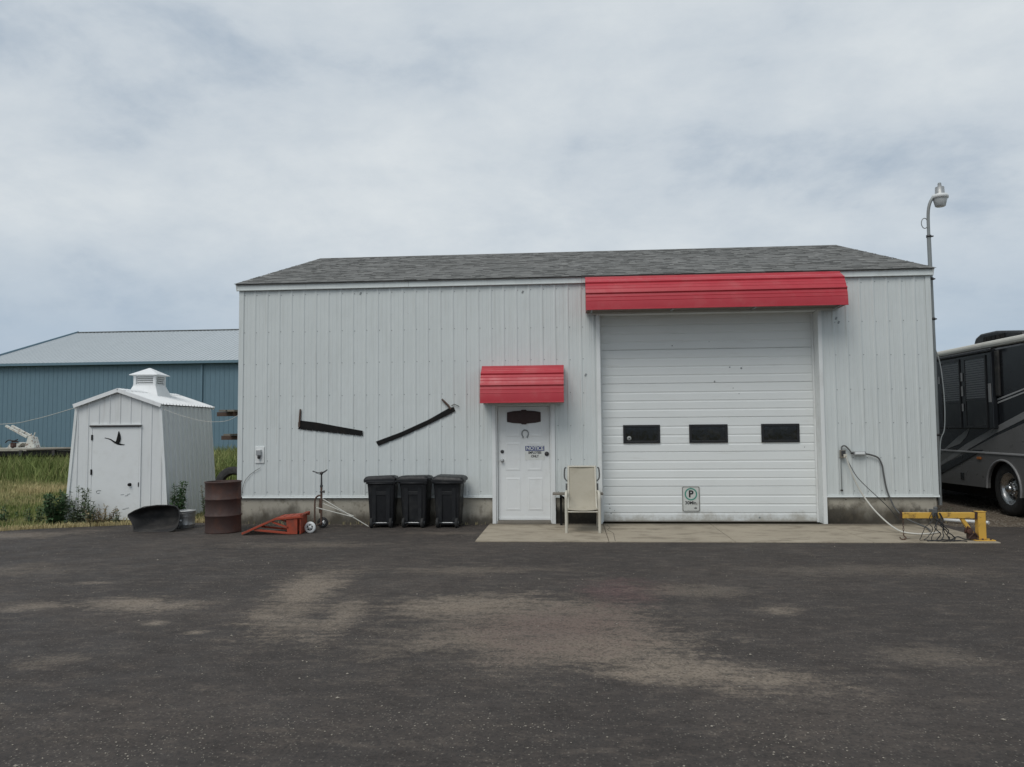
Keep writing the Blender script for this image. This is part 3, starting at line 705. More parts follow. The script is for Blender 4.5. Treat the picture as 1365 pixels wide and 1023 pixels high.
mb = MB(); mb.lathe([(.086, -.0032), (.086, -.0044), (.110, -.0044), (.110, -.0032)], (0, 0, .085), 32, 'Y', False); obj('green_ring', mb, 'green_ink', t)
textobj('lettering', 'P', .165, 'black_ink', t, (0, -.0045, .085), bold=.006)
textobj('lettering', '30Min.', .078, 'black_ink', t, (0, -.0045, -.068), bold=.002)
mb = MB(); mb.prism([(.05, -.165), (.075, -.165), (.075, -.180), (.105, -.158), (.075, -.136), (.075, -.151), (.05, -.151)], -.0045, -.0032, 'Y'); obj('arrow', mb, 'black_ink', t)
mb = MB(); mb.lathe([(.008, 0), (.008, -.003), (0, -.005)], (0, -.003, .205), 8, 'Y'); mb.lathe([(.008, 0), (.008, -.003), (0, -.005)], (0, -.003, -.205), 8, 'Y'); obj('bolts', mb, 'galv', t)

def toothed(pts_top, pts_bot, nt, d):
    (x0, z0), (x1, z1) = pts_bot; r = []
    for i in range(nt+1):
        f = i/nt; x, z = x1+(x0-x1)*f, z1+(z0-z1)*f; r.append((x, z))
        if i < nt:
            f2 = (i+.5)/nt; x, z = x1+(x0-x1)*f2, z1+(z0-z1)*f2; r.append((x, z+(d if i % 4 else d*2.2)))
    return pts_top+r
t = thing('crosscut_saw', 'black wide tapering crosscut saw hung on the wall, broad end left', 'saw', (1.7, -.018, 1.68))
mb = MB(); mb.prism(toothed([(-.545, .165), (-.25, .128), (.12, .058), (.60, -.03)], [(-.59, .008), (.60, -.128)], 42, .012), -.006, 0, 'Y'); obj('blade', mb, 'black_steel', t)
mb = MB(); mb.tube([(-.565, -.012, .10), (-.555, -.014, .20), (-.545, -.012, .37)], [.017, .02, .016], 8); mb.box((-.565, -.012, .09), (.035, .02, .09)); obj('handle', mb, 'wood_brown', t, label='upright dark wooden handle')
t = thing('crosscut_saw', 'black narrow crosscut saw hung slanting up to the right on wall', 'saw', (3.25, -.018, 1.72))
a0, a1 = (-.69, -.31), (.68, .31)
mb = MB(); mb.prism([(-.71, -.265), (-.25, -.10), (.25, .12), (.62, .325), (.70, .34), (.73, .265), (.66, .23), (.2, .01), (-.2, -.165), (-.66, -.34)], -.006, 0, 'Y'); obj('blade', mb, 'black_steel', t)
mb = MB(); mb.tube([(.65, -.012, .30), (.60, -.014, .37), (.49, -.012, .48)], [.017, .02, .016], 8); obj('handle', mb, 'wood_brown', t)
mb = MB(); mb.tube([(.66, -.01, .36), (.71, -.012, .39), (.78, -.012, .36), (.80, -.012, .34)], .006, 6); obj('hanging_wire', mb, 'black_cable', t)

# outlet on the left with a thin wire
t = thing('wall_light_socket', 'small weathered outdoor light socket on white plate near left corner', 'light', (.40, -.020, 1.25))
obj('plate', MB().bb((-.085, 0, -.17), (.085, .018, .13)), 'trim', t, bev=.006)
obj('housing', MB().bb((-.05, -.05, -.03), (.04, .0, .075)), 'galv', t, bev=.008)
mb = MB(); mb.lathe([(0, -.09), (.024, -.085), (.028, -.05), (.022, -.02)], (.0, -.03, 0), 12); obj('bulb_guard', mb, 'dark_metal', t)
mb = MB(); mb.tube([(.42, -.022, 1.0), (.33, -.022, .95), (.22, -.022, .87), (.13, -.022, .76), (.09, -.024, .62), (.08, -.022, .5)], .004, 6)
tag(obj('wire', mb, 'grey_cable'), 'thin grey wire curving down the wall below the light socket', 'wire')

# power box, conduit and cables right of the overhead door
t = thing('electrical_outlet', 'weathered outlet box with conduit right of the overhead door', 'outlet', (10.64, -.02, 1.19))
obj('box', MB().bb((-.045, -.055, -.075), (.045, .0, .065)), 'wood_grey', t, bev=.008)
obj('cover', MB().bb((-.035, -.066, -.03), (.035, -.056, .055)), 'dark_metal', t, bev=.004)
mb = MB(); mb.tube([(-.03, -.02, -.08), (-.03, -.02, -.62)], .009, 8); obj('conduit', mb, 'grey_metal', t)
mb = MB(); mb.box((-.03, -.02, -.62), (.03, .03, .03)); obj('conduit_clip', mb, 'dark_metal', t)
obj('plug', MB().bb((-.005, -.11, -.065), (.045, -.067, -.005)), 'cream_metal', t, bev=.008)
t = thing('junction_box', 'small light grey junction box fed by black cables on wall', 'box', (10.91, -.03, 1.20))
obj('box', MB().bb((-.10, -.06, -.035), (.10, 0, .03)), 'galv', t, bev=.008); obj('lid', MB().bb((-.08, -.07, -.02), (.08, -.0615, .02)), 'trim', t, bev=.004)
obj('gland', MB().tube([(-.10, -.03, 0), (-.14, -.03, .0)], .018, 8), 'dark_metal', t)
def smooth_path(p, n=6):
    p = [Vector(q) for q in p]; r = []
    for i in range(len(p)-1):
        a, b, c, d = p[max(i-1, 0)], p[i], p[i+1], p[min(i+2, len(p)-1)]
        for k in range(n):
            t_ = k/n; r.append(.5*((2*b)+(c-a)*t_+(2*a-5*b+4*c-d)*t_*t_+(3*b-a-3*c+d)*t_**3))
    return r+[p[-1]]
mb = MB(); mb.tube(smooth_path([(10.62, -.06, 1.25), (10.63, -.05, 1.31), (10.68, -.05, 1.325), (10.74, -.05, 1.27), (10.78, -.06, 1.21)]), .012, 8)
tag(obj('power_cable', mb, 'grey_cable'), 'short dark cable looping between outlet box and junction box', 'cable')
mb = MB(); mb.tube(smooth_path([(11.0, -.06, 1.19), (11.1, -.05, 1.17), (11.22, -.05, 1.12), (11.28, -.05, 1.0), (11.3, -.05, .85), (11.34, -.05, .6), (11.40, -.07, .4), (11.46, -.12, .25), (11.55, -.3, .12), (11.68, -.7, .03), (11.6, -1.0, .02)]), .014, 8)
tag(obj('power_cable', mb, 'grey_cable'), 'long dark cable dropping from junction box to the apron', 'cable')
mb = MB(); mb.tube(smooth_path([(10.66, -.13, 1.15), (10.74, -.12, .98), (10.84, -.12, .8), (11.0, -.13, .62), (11.12, -.14, .50), (11.3, -.2, .3), (11.42, -.32, .1)]), .006, 8)
tag(obj('extension_cord', mb, 'black_cable'), 'thin dark cord slanting from outlet towards the yellow beam', 'cord')
mb = MB(); mb.tube(smooth_path([(10.67, -.13, 1.14), (10.72, -.14, .95), (10.82, -.15, .68), (10.93, -.2, .45), (11.02, -.4, .25), (11.05, -.85, .1), (11.1, -1.15, .03), (11.25, -1.3, .014), (11.45, -1.3, .014), (11.7, -1.1, .014)]), .013, 8)
tag(obj('extension_cord', mb, 'white_cable'), 'cream coloured cord drooping from the outlet onto the concrete', 'cord')

# white wire across the yard
mb = MB()
mb.tube(smooth_path([(-16, 3.6, 1.95), (-10, 3.2, 1.80), (-6.96, 3.0, 1.86), (-5.2, 1.7, 1.94), (-3.32, .27, 2.13)], 8), .0055, 6)
mb.tube(smooth_path([(-1.68, .40, 2.10), (-1.3, .35, 1.97), (-.85, .3, 1.86), (-.5, .25, 1.84), (-.25, .15, 1.87), (-.02, -.01, 1.95)], 8), .004, 6)
tag(obj('overhead_wire', mb, 'white_cable'), 'thin pale wire sagging from the left past the shed to workshop', 'wire')

# ------------------------------------------------------------------ yard light
t = thing('yard_light', 'tall grey pole with dusk to dawn lamp at the right corner', 'street lamp', (12.30, .16, 0))
mb = MB(); mb.tube([(0, 0, .3), (0, 0, 3), (-.01, 0, 4.95)], .034, 12); obj('pole', mb, 'grey_metal', t)
mb = MB(); mb.tube(smooth_path([(-.015, -.01, 4.9), (-.012, -.01, 5.3), (.01, -.01, 5.48), (.06, -.01, 5.60), (.13, -.01, 5.66)], 6), .026, 10); obj('arm', mb, 'grey_metal', t)
for z in (4.95, 4.2, 3.5, 1.5): 
    mb = MB(); mb.lathe([(.036, -.02), (.042, -.02), (.042, .02), (.036, .02)], (0 if z < 4.9 else -.01, 0, z), 12); mb.box((.05, -.0, z), (.03, .03, .02)); obj('clamp', mb, 'dark_metal', t)
mb = MB(); mb.tube([(-.075+.055*math.cos(R(a)), -.01, 5.18+.09*math.sin(R(a))) for a in range(20, 381, 20)], .008, 6); obj('cable_loop', mb, 'grey_metal', t)
lm = part_empty('lamp_head', t, (.20, -.01, 5.62)); 
obj('ballast_housing', MB().lathe([(.0, .235), (.03, .235), (.035, .20), (.072, .19), (.078, .07), (.085, .06)], n=20), 'galv', lm)
obj('photocell', MB().lathe([(0, .272), (.022, .268), (.03, .25), (.03, .232)], n=14), 'grey_metal', lm)
obj('lamp_collar', MB().lathe([(.085, .066), (.125, .055), (.135, .03), (.132, -.01), (.12, -.012)], n=28), 'white_paint', lm)
obj('diffuser', MB().lathe([(.118, -.01), (.105, -.06), (.083, -.145), (.07, -.153), (0, -.153)], n=28), 'lens', lm)
mb = MB(); mb.tube(smooth_path([(12.26, .05, 3.0), (12.33, .04, 2.75), (12.36, .03, 2.45), (12.38, .03, 2.0), (12.36, .03, 1.6), (12.30, .05, 1.4), (12.27, .05, 1.0), (12.26, .05, .5)]), .010, 8)
tag(obj('hanging_cable', mb, 'grey_metal'), 'grey cable hanging loose down the workshop corner by the motorhome', 'cable')

# ------------------------------------------------------------------ shed
SA = R(4)
shed = thing('garden_shed', 'small flared white metal shed with louvred roof cupola', 'shed', (-3.30+.79*math.cos(SA), .30+.79*math.sin(SA), GZ-.02), SA)
SE, SP, SD_, FL = 2.20, 2.475, 2.4, .165     # eave, peak heights, depth, flare
hw = .79
def sx_edge(z): return hw+FL*(SE-z)/SE
# front panels (ribs at .3), trapezoid outline built as vertical strips
dx0, dx1, dz = -.485, .41, 1.80
def front_top(x): return SP-(SP-SE)*abs(x)/hw if abs(x) <= hw else (1-(abs(x)-hw)/FL)*SE
def shed_front(y, door, nm):
    xs = [-hw-FL+i*.2 for i in range(0, 11)]; xs[0] = -hw-FL; xs = [x for x in xs if x < hw+FL-.05]+[hw+FL]
    for a, b in zip(xs, xs[1:]):
        cuts = sorted({a, b, *[c for c in (dx0, dx1, -hw, hw, 0) if a < c < b]}); mb = MB()
        for p, q in zip(cuts, cuts[1:]):
            z0 = dz if door and dx0 < (p+q)/2 < dx1 else 0
            pr = [(p, 0), (q, 0)]
            if q == b and q < hw+FL-.01: pr = [(p, 0), (q-.034, 0), (q-.026, .012), (q-.008, .012), (q, 0)]
            lo = [(x, y-d, z0) for x, d in pr]; hi = [(x, y-d, max(z0, front_top(x))) for x, d in pr]
            mb.sweep(lo, hi)
        obj(nm, mb, 'shed_siding', shed, fixn=False)
shed_front(0, True, 'front_panel'); shed_front(SD_, False, 'back_panel')
for s in (-1, 1):
    u = 0.
    while u < SD_-.01:
        u1 = min(u+.4, SD_); pr = ribs(u, u1, .032, .2, .1); mb = MB()
        mb.sweep([(s*(hw+FL+d), v, 0) for v, d in pr], [(s*(hw+d), v, SE) for v, d in pr]); obj('side_panel', mb, 'shed_siding', shed, fixn=False); u = u1
for s in (-1, 1):
    mb = MB(); mb.bar((s*(hw+FL+.006), -.008, 0), (s*(hw+.006), -.008, SE), .05, .03, (0, 1, 0)); obj('corner_trim', mb, 'trim', shed)
    u = -.06
    rl = math.hypot(hw+.045, (SP-SE)*(hw+.045)/hw); dxr, dzr = (hw+.045)/rl, (SP-SE)*(hw+.045)/hw/rl
    while u < SD_+.05:
        u1 = min(u+.42, SD_+.06); pr = ribs(u, u1, .026, .14, .02); mb = MB()
        top = [(s*0-s*-d*dzr*0, v, SP+.03+d) for v, d in pr]; bot = [(s*(hw+.045), v, SP+.03+d-dzr*rl) for v, d in pr]
        mb.sweep(top, bot); obj('roof_sheet', mb, 'shed_roof', shed, fixn=False); u = u1
    mb = MB(); mb.bar((s*.006, -.064, SP+.012), (s*(hw+.04), -.064, SP+.012-dzr*rl), .07, .024, (0, 1, 0)); obj('rake_trim', mb, 'shed_roof', shed)
    mb = MB(); mb.bar((0, SD_+.062, SP+.015), (s*(hw+.045), SD_+.062, SP+.015-dzr*rl), .07, .022, (0, 1, 0)); obj('rake_trim', mb, 'shed_roof', shed)
mb = MB(); mb.prism([(-.12, SP+.012), (0, SP+.052), (.12, SP+.012), (0, SP+.04)], -.065, SD_+.065, 'Y'); obj('ridge_cap', mb, 'shed_roof', shed)
mb = MB(); mb.bb((-hw+.02, .02, 0), (hw-.02, SD_-.02, SE-.03)); obj('inner_lining', mb, 'dark_void', shed)
mb = MB(); mb.bb((dx0-.035, -.022, .0), (dx0, .018, dz)); mb.bb((dx1, -.022, 0), (dx1+.035, .018, dz)); mb.bb((dx0-.035, -.022, dz+.03), (dx1+.035, .018, dz+.05)); obj('door_frame', mb, 'white_paint', shed)
obj('drip_edge', MB().bb((dx0-.04, -.05, dz), (dx1+.04, -.0, dz+.03)), 'dark_metal', shed, bev=.004)
sd_ = obj('shed_door', MB().bb((dx0+.003, -.018, .05), (dx1-.003, .01, dz-.004)), 'white_paint', shed, bev=.003)
for z in (.95, 1.6): obj('hinge', MB().bb((dx0-.012, -.034, z-.05), (dx0+.016, -.0185, z+.05)), 'black_steel', sd_)
mb = MB(); mb.lathe([(0, -.075), (.022, -.072), (.03, -.056), (.024, -.04), (.012, -.034), (.012, -.02), (.032, -.019)], (dx1-.16, 0, .71), 14, 'Y'); obj('door_knob', mb, 'black_steel', sd_)
obj('latch_plate', MB().bb((dx1-.006, -.03, .67), (dx1+.012, -.0225, .75)), 'dark_metal', sd_)
mb = MB(); mb.tube([(dx0+.10, -.02, .58), (dx0+.12, -.02, .60), (dx0+.16, -.02, .605), (dx0+.19, -.02, .60)], .006, 5); mb.tube([(dx0+.10, -.02, .57), (dx0+.13, -.02, .55), (dx0+.17, -.02, .56)], .005, 5)
for x, z in ((dx1-.3, .52), (dx1-.22, .50), (dx1-.18, .53), (dx1-.26, .25), (dx1-.2, .27)): mb.tube([(x-.03, -.02, z), (x+.03, -.02, z+.008)], .005, 5)
obj('scuffs', mb, 'grey_metal', sd_, kind='stuff')
cup = obj('cupola', MB(), 'shed_roof', shed)
cy0 = 1.2; cz = SP-.10
def frustum(mb, x0, y0, z0, x1, y1, z1, cap=False):
    vs = [(-x0, cy0-y0, z0), (x0, cy0-y0, z0), (x0, cy0+y0, z0), (-x0, cy0+y0, z0), (-x1, cy0-y1, z1), (x1, cy0-y1, z1), (x1, cy0+y1, z1), (-x1, cy0+y1, z1)]
    mb.add(vs, [(0, 1, 5, 4), (1, 2, 6, 5), (2, 3, 7, 6), (3, 0, 4, 7)]+([(4, 5, 6, 7), (0, 3, 2, 1)] if cap else []))
mb = MB(); frustum(mb, .335, .335, cz, .225, .225, SP+.165); obj('cupola_base', mb, 'shed_roof', cup)
mb = MB(); frustum(mb, .228, .228, SP+.165, .228, .228, SP+.18, True); frustum(mb, .228, .228, SP+.345, .228, .228, SP+.37, True)
for a in (-1, 1):
    for b in (-1, 1): mb.box((a*.200, cy0+b*.200, SP+.262), (.05, .05, .165))
obj('cupola_frame', mb, 'shed_roof', cup)
mb = MB(); frustum(mb, .165, .165, SP+.18, .165, .165, SP+.345, True); obj('cupola_core', mb, 'dark_void', cup)
for i in range(4):
    z = SP+.199+i*.042
    for k_ in range(4):
        rt = Matrix.Rotation(R(90*k_), 3, 'Z'); mb = MB(); tilt = Matrix.Rotation(R(40), 3, 'X')
        mb.box(Vector((0, cy0, z))+rt @ Vector((0, -.196, 0)), (.35, .046, .010), rt @ tilt); obj('louvre_slat', mb, 'shed_roof', cup)
mb = MB(); frustum(mb, .285, .285, SP+.37, .285, .285, SP+.382, True); frustum(mb, .285, .285, SP+.382, .012, .012, SP+.53, True); obj('cupola_roof', mb, 'shed_roof', cup)
# goose silhouette on the shed door
t = thing('bird_ornament', 'black flying goose silhouette fixed to the shed door', 'ornament', (0, 0, 0)); t.parent = None
Mx = Matrix.Translation(shed.location) @ Matrix.Rotation(SA, 4, 'Z'); t.matrix_world = Mx @ Matrix.Translation((.03, -.020, 1.53)) @ Matrix.Scale(.78, 4)
mb = MB(); mb.prism([(-.36, .075), (-.345, .085), (-.28, .072), (-.2, .05), (-.13, .005), (-.06, -.025), (.02, -.06), (.11, -.082), (.14, -.08), (.12, -.098), (.04, -.10), (-.04, -.085), (-.12, -.045), (-.2, .02), (-.28, .055)], -.006, 0, 'Y'); obj('body', mb, 'black_steel', t)
mb = MB(); mb.prism([(-.085, -.035), (-.06, .03), (-.035, .14), (-.015, .235), (.0, .23), (.03, .15), (.045, .06), (.03, -.01), (.0, -.055)], -.016, -.007, 'Y'); obj('wing', mb, 'black_steel', t)

# ------------------------------------------------------------------ blue building behind
bx0, bx1, by, bd, be, br = -31.5, 6.0, 32.0, 20.0, 6.06, 9.2
bb_ = thing('blue_farm_building', 'large blue metal building with pale ribbed roof behind the shed', 'building', (bx0, by, -.05))
wl = bx1-bx0; u = 0.; k = 0
while u < wl-.01:
    u1 = min(u+.9, wl); panel('wall_panel', bb_, 'blue_siding', (0, 0, 0), (1, 0, 0), (0, -1, 0), [(u, u1, lambda q: 0, lambda q: be)], h=.02, pitch=.3, proud=.003*(k % 2)); u = u1; k += 1
u = 0.; k = 0
while u < wl-.01:
    u1 = min(u+.9, wl); pr = ribs(u, u1, .035, .3, .05); mb = MB()
    mb.sweep([(x, -.35, be+.0+d-.1) for x, d in pr], [(x, bd/2, br+.05+d) for x, d in pr]); obj('roof_sheet', mb, 'blue_roof', bb_, fixn=False); u = u1; k += 1
mb = MB(); mb.sweep([(0, bd/2, br+.05), (wl, bd/2, br+.05)], [(0, bd+.3, be), (wl, bd+.3, be)]); obj('roof_sheet', mb, 'blue_roof', bb_)
for X in (0, wl):
    mb = MB(); mb.prism([(0, 0), (bd, 0), (bd, be), (bd/2, br-.08), (0, be)], X, X+.05*(1 if X == 0 else -1), 'X'); obj('gable_wall', mb, 'blue_siding', bb_)
    mb = MB(); mb.bar((X, -.36, be-.06), (X, bd/2, br+.08), .06, .2); obj('rake_trim', mb, 'blue_siding', bb_)
mb = MB(); mb.bb((0, -.38, be-.22), (wl, -.33, be-.06)); obj('eave_trim', mb, 'blue_siding', bb_)
mb = MB(); mb.bb((0, -.33, be-.22), (wl, -.0, be-.19)); obj('soffit', mb, 'blue_siding', bb_)
mb = MB(); mb.bb((14.78, -.10, .0), (14.90, -.035, be-.23)); obj('downpipe', mb, 'blue_siding', bb_)
mb = MB(); mb.bb((0, bd/2-.2, br+.06), (wl, bd/2+.2, br+.10)); obj('ridge_cap', mb, 'grey_metal', bb_)
obj('back_wall', MB().bb((0, bd-.05, 0), (wl, bd, be)), 'blue_siding', bb_)

# ------------------------------------------------------------------ trailer with a white machine
t = thing('flatbed_trailer', 'weathered flatbed trailer parked in the tall grass beyond the shed', 'trailer', (-17.6, 17.0, 0))
for i in range(9): obj('plank', MB().bb((-3.2, -.95+i*.215, .86+random.uniform(0, .012)), (4.6, -.95+i*.215+.2, .99+random.uniform(0, .012))), 'wood_pale', t)
mb = MB(); mb.bb((-3.2, -1.0, .70), (4.6, -.96, .90)); mb.bb((-3.2, 1.0, .70), (4.6, 1.04, .9)); mb.bb((-3.2, -.6, .62), (4.6, -.5, .85)); mb.bb((-3.2, .5, .62), (4.6, .6, .85)); obj('chassis', mb, 'black_steel', t)
for i in range(6): obj('stake_pocket', MB().bb((-2.9+i*1.4, -1.06, .72), (-2.78+i*1.4, -1.001, .93)), 'dark_metal', t)
for x in (-1.0, -.15):
    for y in (-.82, .82):
        wv = obj('wheel', MB().lathe([(.18, -.11), (.33, -.11), (.37, -.08), (.37, .08), (.33, .11), (.18, .11)], (x, y, .34), 20, 'Y'), 'rubber', t)
        obj('rim', MB().lathe([(0, -.09), (.18, -.1), (.18, .1), (0, .09)], (x, y, .34), 16, 'Y'), 'white_paint', wv)
obj('leaning_pole', MB().tube([(1.6, -1.0, .95), (4.5, -1.0, 1.02)], .05, 8), 'wood_grey', t)
t = thing('white_machine', 'rusty white lift machine with raised fork arms on the trailer', 'machine', (-16.72, 16.8, .93)); MS = t
obj('base_frame', MB().bb((-.95, -.5, 0), (.95, .5, .16)), 'rusty_white', t, bev=.02)
mb = MB(); mb.prism([(-.9, .16), (-.2, .16), (.1, .45), (-.05, .52), (-.4, .40), (-.75, .42)], -.4, .4, 'Y'); obj('hood', mb, 'rusty_white', t, bev=.02)
mb = MB(); mb.prism([(.25, .16), (.95, .16), (.72, .85), (.45, .88), (.35, .5)], -.3, .3, 'Y'); obj('mast', mb, 'rusty_white', t, bev=.02)
for y in (-.3, .25): obj('fork_arm', MB().bar((.40, y, .85), (-1.15, y+.05, 1.62), .14, .14), 'rusty_white', t, bev=.01)
obj('cross_brace', MB().bar((-.2, -.3, 1.15), (-.2, .3, 1.15), .1, .1), 'rusty_white', t)
mb = MB(); mb.box((-.45, -.42, .34), (.35, .12, .3)); mb.tube([(-.55, -.45, .55), (-.3, -.45, .58), (-.1, -.45, .55)], .05, 8); mb.lathe([(.0, -.05), (.11, -.04), (.11, .04), (0, .05)], (-.45, -.5, .25), 14, 'Y'); obj('engine', mb, 'rust', t)
obj('lever', MB().tube([(.7, -.1, .8), (.82, -.1, 1.15)], .04, 8), 'rusty_white', t); obj('lever', MB().tube([(.42, .1, .8), (.40, .1, 1.1)], .03, 8), 'rusty_white', t)
mb = MB(); mb.tube(smooth_path([(-.95, -.5, .5), (-.7, -.55, .66), (-.35, -.5, .62), (-.1, -.5, .7)]), .04, 8); obj('hose', mb, 'black_cable', t)

MS.scale = (.62, .62, .62)

# lumber rack and tyre behind the workshop's left corner
t = thing('lumber_rack', 'wooden rack with cantilever beams behind the workshop corner', 'rack', (-3.55, 8.0, 0))
for y in (0, 1.4): obj('post', MB().bb((.15, y-.07, 0), (.29, y+.07, 2.35)), 'wood_brown', t)
for z, l in ((2.08, -.62), (1.40, -.48)):
    for y in (-.14, 1.3): obj('beam', MB().bb((l, y, z), (1.2, y+.07, z+.12)), 'wood_brown', t)
for x, z in ((-.35, 2.205), (-.1, 2.205), (.35, 2.205), (-.2, 1.525), (.5, 1.525)): obj('board', MB().bb((x, -.6, z), (x+.2, 3.0, z+.05)), 'wood_grey', t)
t = thing('old_tyre', 'dark worn tyre leaning by the workshop corner behind the drum', 'tyre', (-2.32, 4.9, .36))
obj('tread', MB().lathe([(.24, -.12), (.36, -.12), (.41, -.09), (.415, 0), (.41, .09), (.36, .12), (.24, .12), (.22, 0), (.24, -.12)], (0, 0, 0), 28, 'Y'), 'rubber', t, rot=(R(-12), 0, R(12)))

# ------------------------------------------------------------------ rubbish bins
def make_bin(label):
    t = thing('wheelie_bin', label, 'rubbish bin', (0, 0, GZ), group='black wheeled bins by the workshop wall')
    mb = MB(); n = 4
    def ring(wx, wy, z, r=.05): return [(x, y, z) for x, y in [p for cx, cy, a in ((wx/2-r, wy/2-r, 0), (-wx/2+r, wy/2-r, 90), (-wx/2+r, -wy/2+r, 180), (wx/2-r, -wy/2+r, 270)) for p in arc(cx, cy, r, a, a+90, 4)]]
    rs = [ring(.40, .34, .05), ring(.43, .37, .30), ring(.465, .40, .62), ring(.485, .415, .745), ring(.525, .44, .75), ring(.53, .445, .79), ring(.50, .42, .80)]
    k_ = len(rs[0])
    for a, b in zip(rs, rs[1:]): mb.add(a+b, [(i, (i+1) % k_, k_+(i+1) % k_, k_+i) for i in range(k_)], False)
    mb.add(rs[0], [tuple(range(k_))]); mb.add(rs[-1], [tuple(range(k_))])
    b = obj('body', mb, 'black_plastic', t, weld=True)
    mb = MB()
    for x in (-.12, .12): mb.prism([(x-.03, .10), (x+.03, .10), (x+.035, .68), (x-.035, .68)], -.212, -.18, 'Y')
    obj('rib', mb, 'black_plastic', b)
    mb = MB(); mb.bb((-.09, -.208, .56), (.09, -.19, .62)); obj('emboss_panel', mb, 'black_plastic', b, bev=.004)
    mb = MB(); rl = [ring(.545, .46, .795), ring(.56, .475, .80), ring(.555, .47, .835), ring(.50, .42, .868), ring(.42, .34, .882)]
    for a, c in zip(rl, rl[1:]): mb.add(a+c, [(i, (i+1) % k_, k_+(i+1) % k_, k_+i) for i in range(k_)], False)
    mb.add(rl[-1], [tuple(range(k_))]); mb.add(rl[0], [tuple(range(k_))]); mb.bb((-.27, -.245, .775), (.27, -.232, .83)); lid = obj('lid', mb, 'black_plastic', t, weld=True, bev=.006)
    mb = MB(); mb.tube([(-.19, -.225, .75), (-.19, -.27, .765), (.19, -.27, .765), (.19, -.225, .75)], .013, 8); obj('handle', mb, 'black_plastic', t)
    for x in (-.165, .165):
        wv = obj('wheel', MB().lathe([(.03, -.024), (.075, -.024), (.085, -.016), (.085, .016), (.075, .024), (.03, .024)], (x, -.185, .085), 18, 'X'), 'rubber', t)
        obj('hub', MB().lathe([(0, -.03), (.03, -.028), (.03, .028), (0, .03)], (x, -.185, .085), 12, 'X'), 'grey_cable', wv)
    mb = MB(); mb.tube([(-.165, -.185, .085), (.165, -.185, .085)], .010, 8); obj('axle', mb, 'galv', t)
    return t
b0 = make_bin('black wheeled bin nearest the sprinkler stand, left of the row')
bins = [b0, copy_tree(b0), copy_tree(b0)]
for b, (x, y, rz, lb, rx) in zip(bins, ((2.745, -.31, 4, 'black wheeled bin nearest the sprinkler stand, left of the row', 2), (3.325, -.28, -4, 'black wheeled bin between the other two bins', 1), (3.905, -.28, -2, 'black wheeled bin nearest the entry door, right of the row', -1.5))):
    b.location = (x, y, GZ); b.rotation_euler = (0, R(0), R(rz)); b['label'] = lb
    for ch in b.children:
        if ch.name.startswith('lid'): ch.rotation_euler = (R(-1.6*rx), R(-rx*1.1), 0)

# ------------------------------------------------------------------ sprinkler cart
t = thing('sprinkler_stand', 'wheeled impact sprinkler stand with galvanised struts beside the bins', 'sprinkler', (1.715, -.52, GZ))
mb = MB(); mb.tube([(0, 0, .06), (0, 0, .50), (0, 0, .72)], .019, 10); obj('riser_pipe', mb, 'rust_pipe', t)
mb = MB(); mb.tube(smooth_path([(-.115, .0, .02), (-.115, 0, .42), (-.10, 0, .51), (-.05, 0, .555), (-.01, 0, .55)]), .015, 8); mb.tube([(-.035, .02, .25), (-.035, .02, .5)], .012, 8); obj('frame_hoop', mb, 'rust_pipe', t)
mb = MB(); mb.tube([(0, 0, .70), (0, 0, .735)], .026, 8); mb.tube([(0, 0, .735), (0, 0, .92)], [.018, .014], 8); mb.lathe([(0, .03), (.025, .02), (.03, 0), (.025, -.02), (0, -.03)], (0, 0, .94), 12); obj('sprinkler_body', mb, 'dark_metal', t)
mb = MB(); mb.tube([(0, 0, .945), (.06, -.02, .965), (.11, -.03, 1.0)], [.016, .013, .01], 8); obj('nozzle', mb, 'dark_metal', t)
mb = MB(); mb.tube([(.02, 0, .94), (-.08, -.01, .955), (-.15, -.02, .975)], [.008, .007, .012], 6); mb.tube([(-.02, 0, .92), (-.10, -.01, .945)], .006, 6); obj('impact_arm', mb, 'dark_metal', t)
mb = MB(); mb.lathe([(.019, -.012), (.03, -.01), (.03, .01), (.019, .012)], (0, 0, .62), 10); mb.tube([(0, 0, .62), (.05, -.01, .62)], .009, 6); mb.tube([(.05, -.01, .60), (.05, -.01, .645)], .014, 6); obj('valve', mb, 'dark_metal', t)
for a, b in (((.02, 0, .50), (.82, .05, .02)), ((-.08, -.02, .35), (.54, .02, .19)), ((.02, .02, .42), (.56, .03, .20))):
    obj('strut', MB().tube([a, b], .009, 6), 'white_cable', t)
mb = MB(); mb.tube([(.02, .04, .09), (.02, -.60, .085)], .011, 8); obj('axle', mb, 'rust_pipe', t)
def cartwheel(y, m1, m2):
    wv = obj('wheel', MB().lathe([(.055, -.02), (.085, -.02), (.092, -.012), (.092, .012), (.085, .02), (.055, .02)], (.02, y, .092), 24, 'Y'), m1, t, label='wheel with '+('white face' if m1 == 'white_paint' else 'black tyre'))
    mb = MB(); mb.lathe([(0, -.018), (.018, -.020), (.02, -.012), (.055, -.010), (.055, .01), (0, .01)], (.02, y, .092), 20, 'Y'); hb = obj('hub', mb, m2, wv)
    mb = MB()
    for i in range(5):
        a = R(72*i+20); mb.lathe([(0, -.004), (.012, -.004), (.012, 0)], (.02+.038*math.cos(a), y-.0085, .092+.038*math.sin(a)), 8, 'Y')
    obj('holes', mb, 'dark_void', wv)
cartwheel(.02, 'rubber', 'white_paint'); cartwheel(-.62, 'white_paint', 'white_paint')

